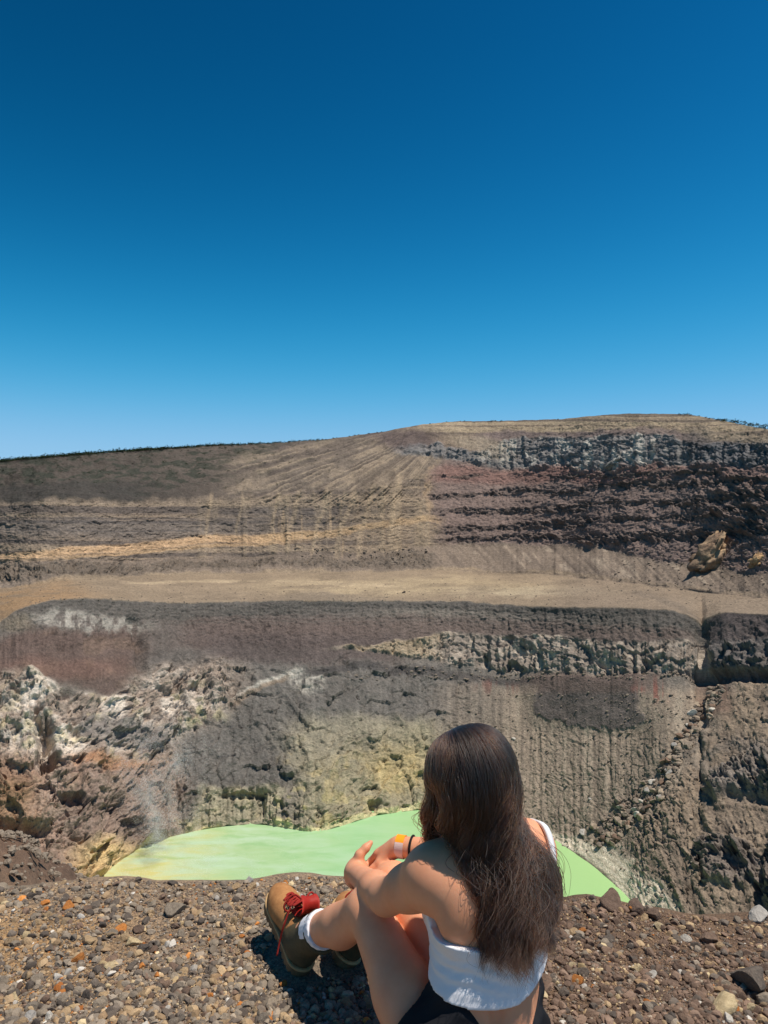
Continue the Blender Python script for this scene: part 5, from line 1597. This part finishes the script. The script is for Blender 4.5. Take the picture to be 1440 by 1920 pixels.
        for i, (y_, z_) in enumerate(rowz):
            w_ = 0.024 + 0.0022 * i
            for sgn in (-1, 1):
                c_ = V3(sgn * w_, y_ - 0.004, z_ - 0.003)
                an = np.linspace(0, 2 * np.pi, 10, endpoint=False)
                ey.append(tube(c_ + 0.0042 * (np.cos(an)[:, None] * V3(0, 1, 0.0) + np.sin(an)[:, None] * nrm(V3(sgn * 0.7, 0, -0.7))), 0.0013, 5, True))
            lp.append(tube(spline([(-w_, y_ - 0.003, z_), (0, y_ + 0.004, z_ + 0.011), (w_, y_ - 0.003, z_)], 12), 0.0029, 6))
            if i < 6:
                y2, z2 = rowz[i + 1]; w2 = 0.024 + 0.0022 * (i + 1)
                lp.append(tube(spline([(-w_, y_, z_), (0, (y_ + y2) / 2 + 0.005, (z_ + z2) / 2 + 0.012), (w2, y2, z2)], 12), 0.0029, 6))
                lp.append(tube(spline([(w_, y_, z_), (0, (y_ + y2) / 2 + 0.007, (z_ + z2) / 2 + 0.014), (-w2, y2, z2)], 12), 0.0029, 6))
        # knot, bows and loose ends
        for pts in ([(0.0, 0.132, 0.150), (-0.03, 0.150, 0.158), (-0.055, 0.140, 0.130), (-0.040, 0.128, 0.118), (0.0, 0.131, 0.148)],
                    [(0.0, 0.132, 0.150), (0.03, 0.152, 0.158), (0.052, 0.142, 0.135), (0.036, 0.130, 0.126), (0.0, 0.131, 0.148)],
                    [(0.0, 0.132, 0.150), (-0.035, 0.130, 0.135), (-0.055, 0.105, 0.095), (-0.058, 0.09, 0.05), (-0.062, 0.07, 0.015)],
                    [(0.0, 0.132, 0.150), (0.045, 0.128, 0.132), (0.056, 0.112, 0.09), (0.060, 0.118, 0.055)]):
            lp.append(tube(spline(pts, 30), 0.0028, 6))
        lp.append(tube(spline([(-0.008, 0.131, 0.149), (0, 0.136, 0.154), (0.008, 0.131, 0.149)], 8), 0.006, 8))
        v, f = merge(ey); tag(mesh_poly('eyelet', W_(v), f, M_metal, br), kind='stuff')
        v, f = merge(lp); mesh_poly('lace', W_(v), f, M_lace, br)
        return br
    boot(V3(-0.236, 2.152, 0.004), V3(-0.114, 0.212, 0.108), kneeL - ankL, ankL)
    boot(V3(-0.118, 2.185, 0.004), V3(-0.08, 0.96, 0.12), kneeR - ankR, ankR)
    # socks: ribbed tube that shows above the boot
    for an_, kn in ((ankL, kneeL), (ankR, kneeR)):
        e = nrm(kn - an_)
        u1 = nrm(np.cross(e, V3(0, 0, 1))); u2 = np.cross(e, u1)
        qx, qy, qz = gx - an_[0], gy - an_[1], gz - an_[2]
        sa = qx * e[0] + qy * e[1] + qz * e[2]
        a1 = qx * u1[0] + qy * u1[1] + qz * u1[2]; a2 = qx * u2[0] + qy * u2[1] + qz * u2[2]
        rad_ = np.sqrt(a1 ** 2 + a2 ** 2)
        rib = 0.0007 * np.sin(np.arctan2(a2, a1) * 20) + 0.0022 * (np.abs(sa - 0.103) < 0.010)
        sk = np.maximum.reduce([body.d - 0.005 - rib, np.abs(sa - 0.078) - 0.034, np.broadcast_to(rad_ - 0.068, body.d.shape)]).astype(np.float32)
        v, f = surface_nets(sk, lo, h); v = relax(v, f, 1)
        mesh_np('sock', v + inv, f, M_sock, root)

    # -------- hair
    t = NT('dark_brown_hair')
    hb_ = t.n('ShaderNodeBsdfHairPrincipled')
    hb_.model = 'CHIANG'; hb_.parametrization = 'COLOR'
    rnd = t.attr('albedo')
    t.l(rnd, hb_.inputs['Color'])
    hb_.inputs['Roughness'].default_value = 0.40; hb_.inputs['Radial Roughness'].default_value = 0.42
    hb_.inputs['Coat'].default_value = 0.0
    t.l(hb_.outputs[0], t.out.inputs['Surface'])
    M_hair = t.m
    build_hair(root, inv, body, Hc, HA, M_hair)
    return root

def build_hair(root, inv, body, Hc, HA, M_hair):
    Hr, Hf, Hu = HA
    rad = V3(0.076, 0.094, 0.098)
    g = np.random.default_rng(5)
    t = NT('hair_underlayer'); t.bsdf(tuple(lin((30, 20, 16))), 0.6, 0.2, t.bump(t.noise(t.pos(), 220, 2), 0.5, 0.003)); M_under = t.m
    # under-layer that hugs the back of the skull
    n1, n2 = 48, 32
    vs = []; q = []
    for i in range(n2 + 1):
        for j in range(n1):
            th = -0.42 * np.pi + (0.92 * np.pi) * i / n2; ph = 2 * np.pi * j / n1
            dl = V3(math.cos(th) * math.sin(ph), -math.cos(th) * math.cos(ph), math.sin(th))
            k = 1.04
            if dl[1] > 0.45 and dl[2] < 0.55: k = 0.80       # the face stays free
            vs.append(Hc + (dl * rad * k) @ HA)
    for i in range(n2):
        for j in range(n1): q.append((i * n1 + j, i * n1 + (j + 1) % n1, (i + 1) * n1 + (j + 1) % n1, (i + 1) * n1 + j))
    hair = mesh_np('hair', np.array(vs) + inv, q, M_under, root)
    pl = []
    for f_ in np.linspace(0.75, -0.34, 20):
        dq = nrm(V3(-0.20, f_, 0.93)); w_ = 0.006 * math.sin(math.pi * np.clip((0.80 - f_) / 1.18, 0.03, 0.97)) + 0.0006
        for s_ in (-1, 1): pl.append(Hc + (dq * rad * 1.05 + V3(s_ * w_, 0, 0)) @ HA)
    mesh_np('parting', np.array(pl) + inv, [(2 * i, 2 * i + 1, 2 * i + 3, 2 * i + 2) for i in range(19)], M_skin, hair)
    NS, SEG = 20000, 46
    eye = V3(0, 0, HC)
    def lay(px, py, Yf, off=0.012):
        d = nrm(P(px, py, 1.0) - eye); t = 1.45 / d[1]
        for _ in range(160):
            s = float(body.sample((eye + d * t)[None])[0]) - off
            if s < 0.0006: return eye + d * t
            t += max(0.6 * s, 0.0008)
            if t * d[1] > 1.95: return P(px, py, Yf)
        return eye + d * t
    A_ = np.array([-118, -95, -75, -55, -30, 0, 30, 60, 85, 110, 125])
    ends = np.array([P(792, 1606, 1.88), lay(832, 1640, 1.8, 0.02), lay(898, 1695, 1.7, 0.02), lay(922, 1750, 1.66), lay(940, 1785, 1.64), lay(950, 1806, 1.63), lay(975, 1800, 1.64), lay(1006, 1782, 1.66), lay(1022, 1768, 1.70), lay(1030, 1750, 1.74), lay(1012, 1730, 1.80)])
    mids = np.array([P(792, 1540, 1.86), lay(816, 1565, 1.79, 0.02), lay(846, 1600, 1.75, 0.03), lay(868, 1615, 1.72, 0.035), lay(894, 1622, 1.7, 0.04), lay(922, 1622, 1.7, 0.045), lay(952, 1618, 1.7, 0.045), lay(954, 1612, 1.72, 0.04), lay(956, 1608, 1.76, 0.03), lay(957, 1600, 1.79, 0.02), lay(952, 1580, 1.83)])
    NCL = 64
    cl_al = g.uniform(-118, 122, NCL)
    cl_al = np.where(g.random(NCL) < 0.42, g.uniform(-60, 80, NCL), cl_al)
    cl_len = g.uniform(0.52, 1.03, NCL); cl_ph = g.uniform(0, 6.28, NCL); cl_wl = g.uniform(0.10, 0.17, NCL); cl_am = g.uniform(0.010, 0.026, NCL)
    cl_layer = g.random(NCL); cl_vol = g.uniform(0.55, 1.5, NCL); cl_off = g.normal(0, 0.012, (NCL, 3)); cl_off[:, 1] *= 0.4; cl_tint = g.random(NCL)
    ci = g.integers(0, NCL, NS)
    loose = g.random(NS) < 0.07
    al = cl_al[ci] + g.normal(0, 6.0, NS) * np.where(loose, 1.7, 1.0)
    layer = np.clip(cl_layer[ci] * 0.75 + 0.25 * g.random(NS), 0, 1)
    alE = np.where(loose, al, cl_al[ci] + (al - cl_al[ci]) * 0.12)
    # roots: along the parting for the upper layers, over the back of the head for the lower ones
    pt = g.random(NS)
    fwd = 0.55 - 1.0 * pt
    sgn = np.sign(al + 12)
    rootd = np.stack([-0.20 + 0.035 * np.clip((al + 12) / 45, -1, 1) + g.normal(0, 0.006, NS), fwd, np.full(NS, 0.93)], -1)
    rootd /= np.linalg.norm(rootd, axis=1, keepdims=True)
    ar = np.radians(al)
    el = np.radians(-22 + g.normal(0, 5, NS))
    exitd = np.stack([np.sin(ar) * np.cos(el), -np.cos(ar) * np.cos(el), np.sin(el)], -1)
    # lower layers start somewhere down the way
    start = np.where(layer < 0.55, g.uniform(0.0, 0.75, NS), g.uniform(0, 0.06, NS))
    M1 = 15
    S = np.linspace(0, 1, M1)[None] * (1 - start[:, None]) + start[:, None]
    om = np.arccos(np.clip((rootd * exitd).sum(1), -1, 1))[:, None]
    W0 = np.sin((1 - S) * om) / np.sin(om); W1 = np.sin(S * om) / np.sin(om)
    D_ = W0[..., None] * rootd[:, None] + W1[..., None] * exitd[:, None]
    stand = 0.006 + 0.019 * cl_vol[ci][:, None] * sstep(0, 0.55, S) * (0.35 + 0.65 * layer[:, None]) + 0.010 * S * np.abs(np.sin(ar))[:, None]
    headp = (D_ * (rad[None, None] + stand[..., None])) @ HA + Hc
    tau = np.interp(alE, A_, np.arange(len(A_))); i0 = np.clip(tau.astype(int), 0, len(A_) - 2); fr = (tau - i0)[:, None]
    E = ends[i0] * (1 - fr) + ends[i0 + 1] * fr + cl_off[ci] * 1.4 + g.normal(0, 0.0035, (NS, 3)) * np.where(loose, 3.0, 1.0)[:, None]
    Mi = mids[i0] * (1 - fr) + mids[i0 + 1] * fr + cl_off[ci] * 0.8 + g.normal(0, 0.004, (NS, 3))
    E = np.where((alE < -100)[:, None], E, Mi + (E - Mi) * (cl_len[ci] * g.normal(1.0, 0.085, NS))[:, None])
    Mi[:, 1] -= 0.02 * layer; E[:, 1] -= 0.016 * layer
    ex = headp[:, -1]
    # hanging part: a smooth curve exit -> mid -> end
    M2 = SEG - M1
    u = np.linspace(0, 1, M2 + 1)[1:]
    tan0 = (headp[:, -1] - headp[:, -2]); tan0 = tan0 / (np.linalg.norm(tan0, axis=1, keepdims=True) + 1e-9) * 0.10
    c0 = ex; c1 = Mi; c2 = E
    hang = np.zeros((NS, M2, 3))
    for k, t_ in enumerate(u):
        if t_ < 0.42:
            s = t_ / 0.42; m0 = tan0; m1 = (c2 - c0) * 0.42
            hang[:, k] = (2 * s ** 3 - 3 * s ** 2 + 1) * c0 + (s ** 3 - 2 * s ** 2 + s) * m0 + (-2 * s ** 3 + 3 * s ** 2) * c1 + (s ** 3 - s ** 2) * m1
        else:
            s = (t_ - 0.42) / 0.58; m0 = (c2 - c0) * 0.55; m1 = (c2 - c1) * 0.8
            hang[:, k] = (2 * s ** 3 - 3 * s ** 2 + 1) * c1 + (s ** 3 - 2 * s ** 2 + s) * m0 + (-2 * s ** 3 + 3 * s ** 2) * c2 + (s ** 3 - s ** 2) * m1
    pts = np.concatenate([headp, hang], 1)
    seg = np.linalg.norm(np.diff(pts, axis=1), axis=2)
    sl = np.concatenate([np.zeros((NS, 1)), np.cumsum(seg, 1)], 1)
    along = sl / sl[:, -1:]
    grow = sstep(0.18, 0.75, along)
    ph = cl_ph[ci][:, None] + sl * 2 * np.pi / cl_wl[ci][:, None] + g.normal(0, 0.12, (NS, 1))
    am = cl_am[ci][:, None] * grow
    side = HA[0]
    # frizz and gathering towards the tips
    fz = g.normal(0, 1, (NS, 3)) * 0.006 * (g.random((NS, 1)) ** 5) * 2.4
    # keep the hair outside the body
    flat = pts.reshape(-1, 3)
    need = 0.004 + 0.012 * np.repeat(layer, SEG)
    for it in range(5):
        d = body.sample(flat)
        bad = d < need
        if bad.any():
            gd = body.grad(flat[bad])
            flat[bad] += gd * (need[bad] - d[bad])[:, None]
        if it < 4:
            pts = flat.reshape(NS, SEG, 3)
            pts[:, 1:-1] = 0.5 * pts[:, 1:-1] + 0.25 * (pts[:, :-2] + pts[:, 2:])
            pts[:, -1] += 0.3 * (2 * pts[:, -2] - pts[:, -3] - pts[:, -1])
            flat = pts.reshape(-1, 3)
    pts = flat.reshape(NS, SEG, 3)
    pts += am[..., None] * (np.sin(ph)[..., None] * side + 0.6 * np.cos(ph)[..., None] * V3(0, 1, 0))
    pts += grow[..., None] * fz[:, None] * np.sin(sl * 30 + g.uniform(0, 6, (NS, 1)))[..., None]
    flat = pts.reshape(-1, 3); d = body.sample(flat); bad = d < 0.003
    if bad.any(): flat[bad] += body.grad(flat[bad]) * (0.003 - d[bad])[:, None]
    pts = flat.reshape(NS, SEG, 3)
    fly = g.random(NS) < 0.025
    pts[fly] += (sstep(0.3, 1.0, along[fly]) ** 1.5)[..., None] * (g.normal(0, 0.022, (fly.sum(), 1, 3)) + np.array([0.008, -0.006, 0.01]))
    # strands as thin three-sided tubes
    r0 = 0.00042
    T = np.gradient(pts, axis=1); T /= np.linalg.norm(T, axis=2, keepdims=True) + 1e-9
    ref = g.normal(0, 1, (NS, 1, 3))
    Uv = np.cross(T, ref); Uv /= np.linalg.norm(Uv, axis=2, keepdims=True) + 1e-9
    Wv = np.cross(T, Uv)
    taper = np.interp(np.linspace(0, 1, SEG), [0, 0.05, 0.75, 1], [0.6, 1, 1, 0.25])[None, :, None]
    col0 = lin((18, 11, 8)); col1 = lin((68, 43, 27)); col2 = lin((36, 16, 12))
    k1 = np.clip(cl_tint[ci] ** 1.2 * 0.85 + 0.4 * g.random(NS) ** 2, 0, 1)[:, None]
    c = col0 * (1 - k1) + col1 * k1
    c = np.where((g.random(NS) < 0.2)[:, None], col2, c)
    USE_CURVES = True
    if USE_CURVES:
        hc = bpy.data.hair_curves.new('hair_strands')
        hc.add_curves([SEG] * NS)
        hc.position_data.foreach_set('vector', (pts + inv).astype(np.float32).ravel()) if hasattr(hc, 'position_data') else hc.attributes['position'].data.foreach_set('vector', (pts + inv).astype(np.float32).ravel())
        ra = hc.attributes.get('radius') or hc.attributes.new('radius', 'FLOAT', 'POINT')
        ra.data.foreach_set('value', (r0 * np.broadcast_to(taper[..., 0], (NS, SEG))).astype(np.float32).ravel())
        ca = hc.attributes.new('albedo', 'FLOAT_COLOR', 'CURVE')
        cc = np.ones((NS, 4), np.float32); cc[:, :3] = c
        ca.data.foreach_set('color', cc.ravel())
        hc.materials.append(M_hair)
        o = bpy.data.objects.new('strand', hc); COL.objects.link(o); o.parent = hair
        tag(o, kind='stuff')
build_person()
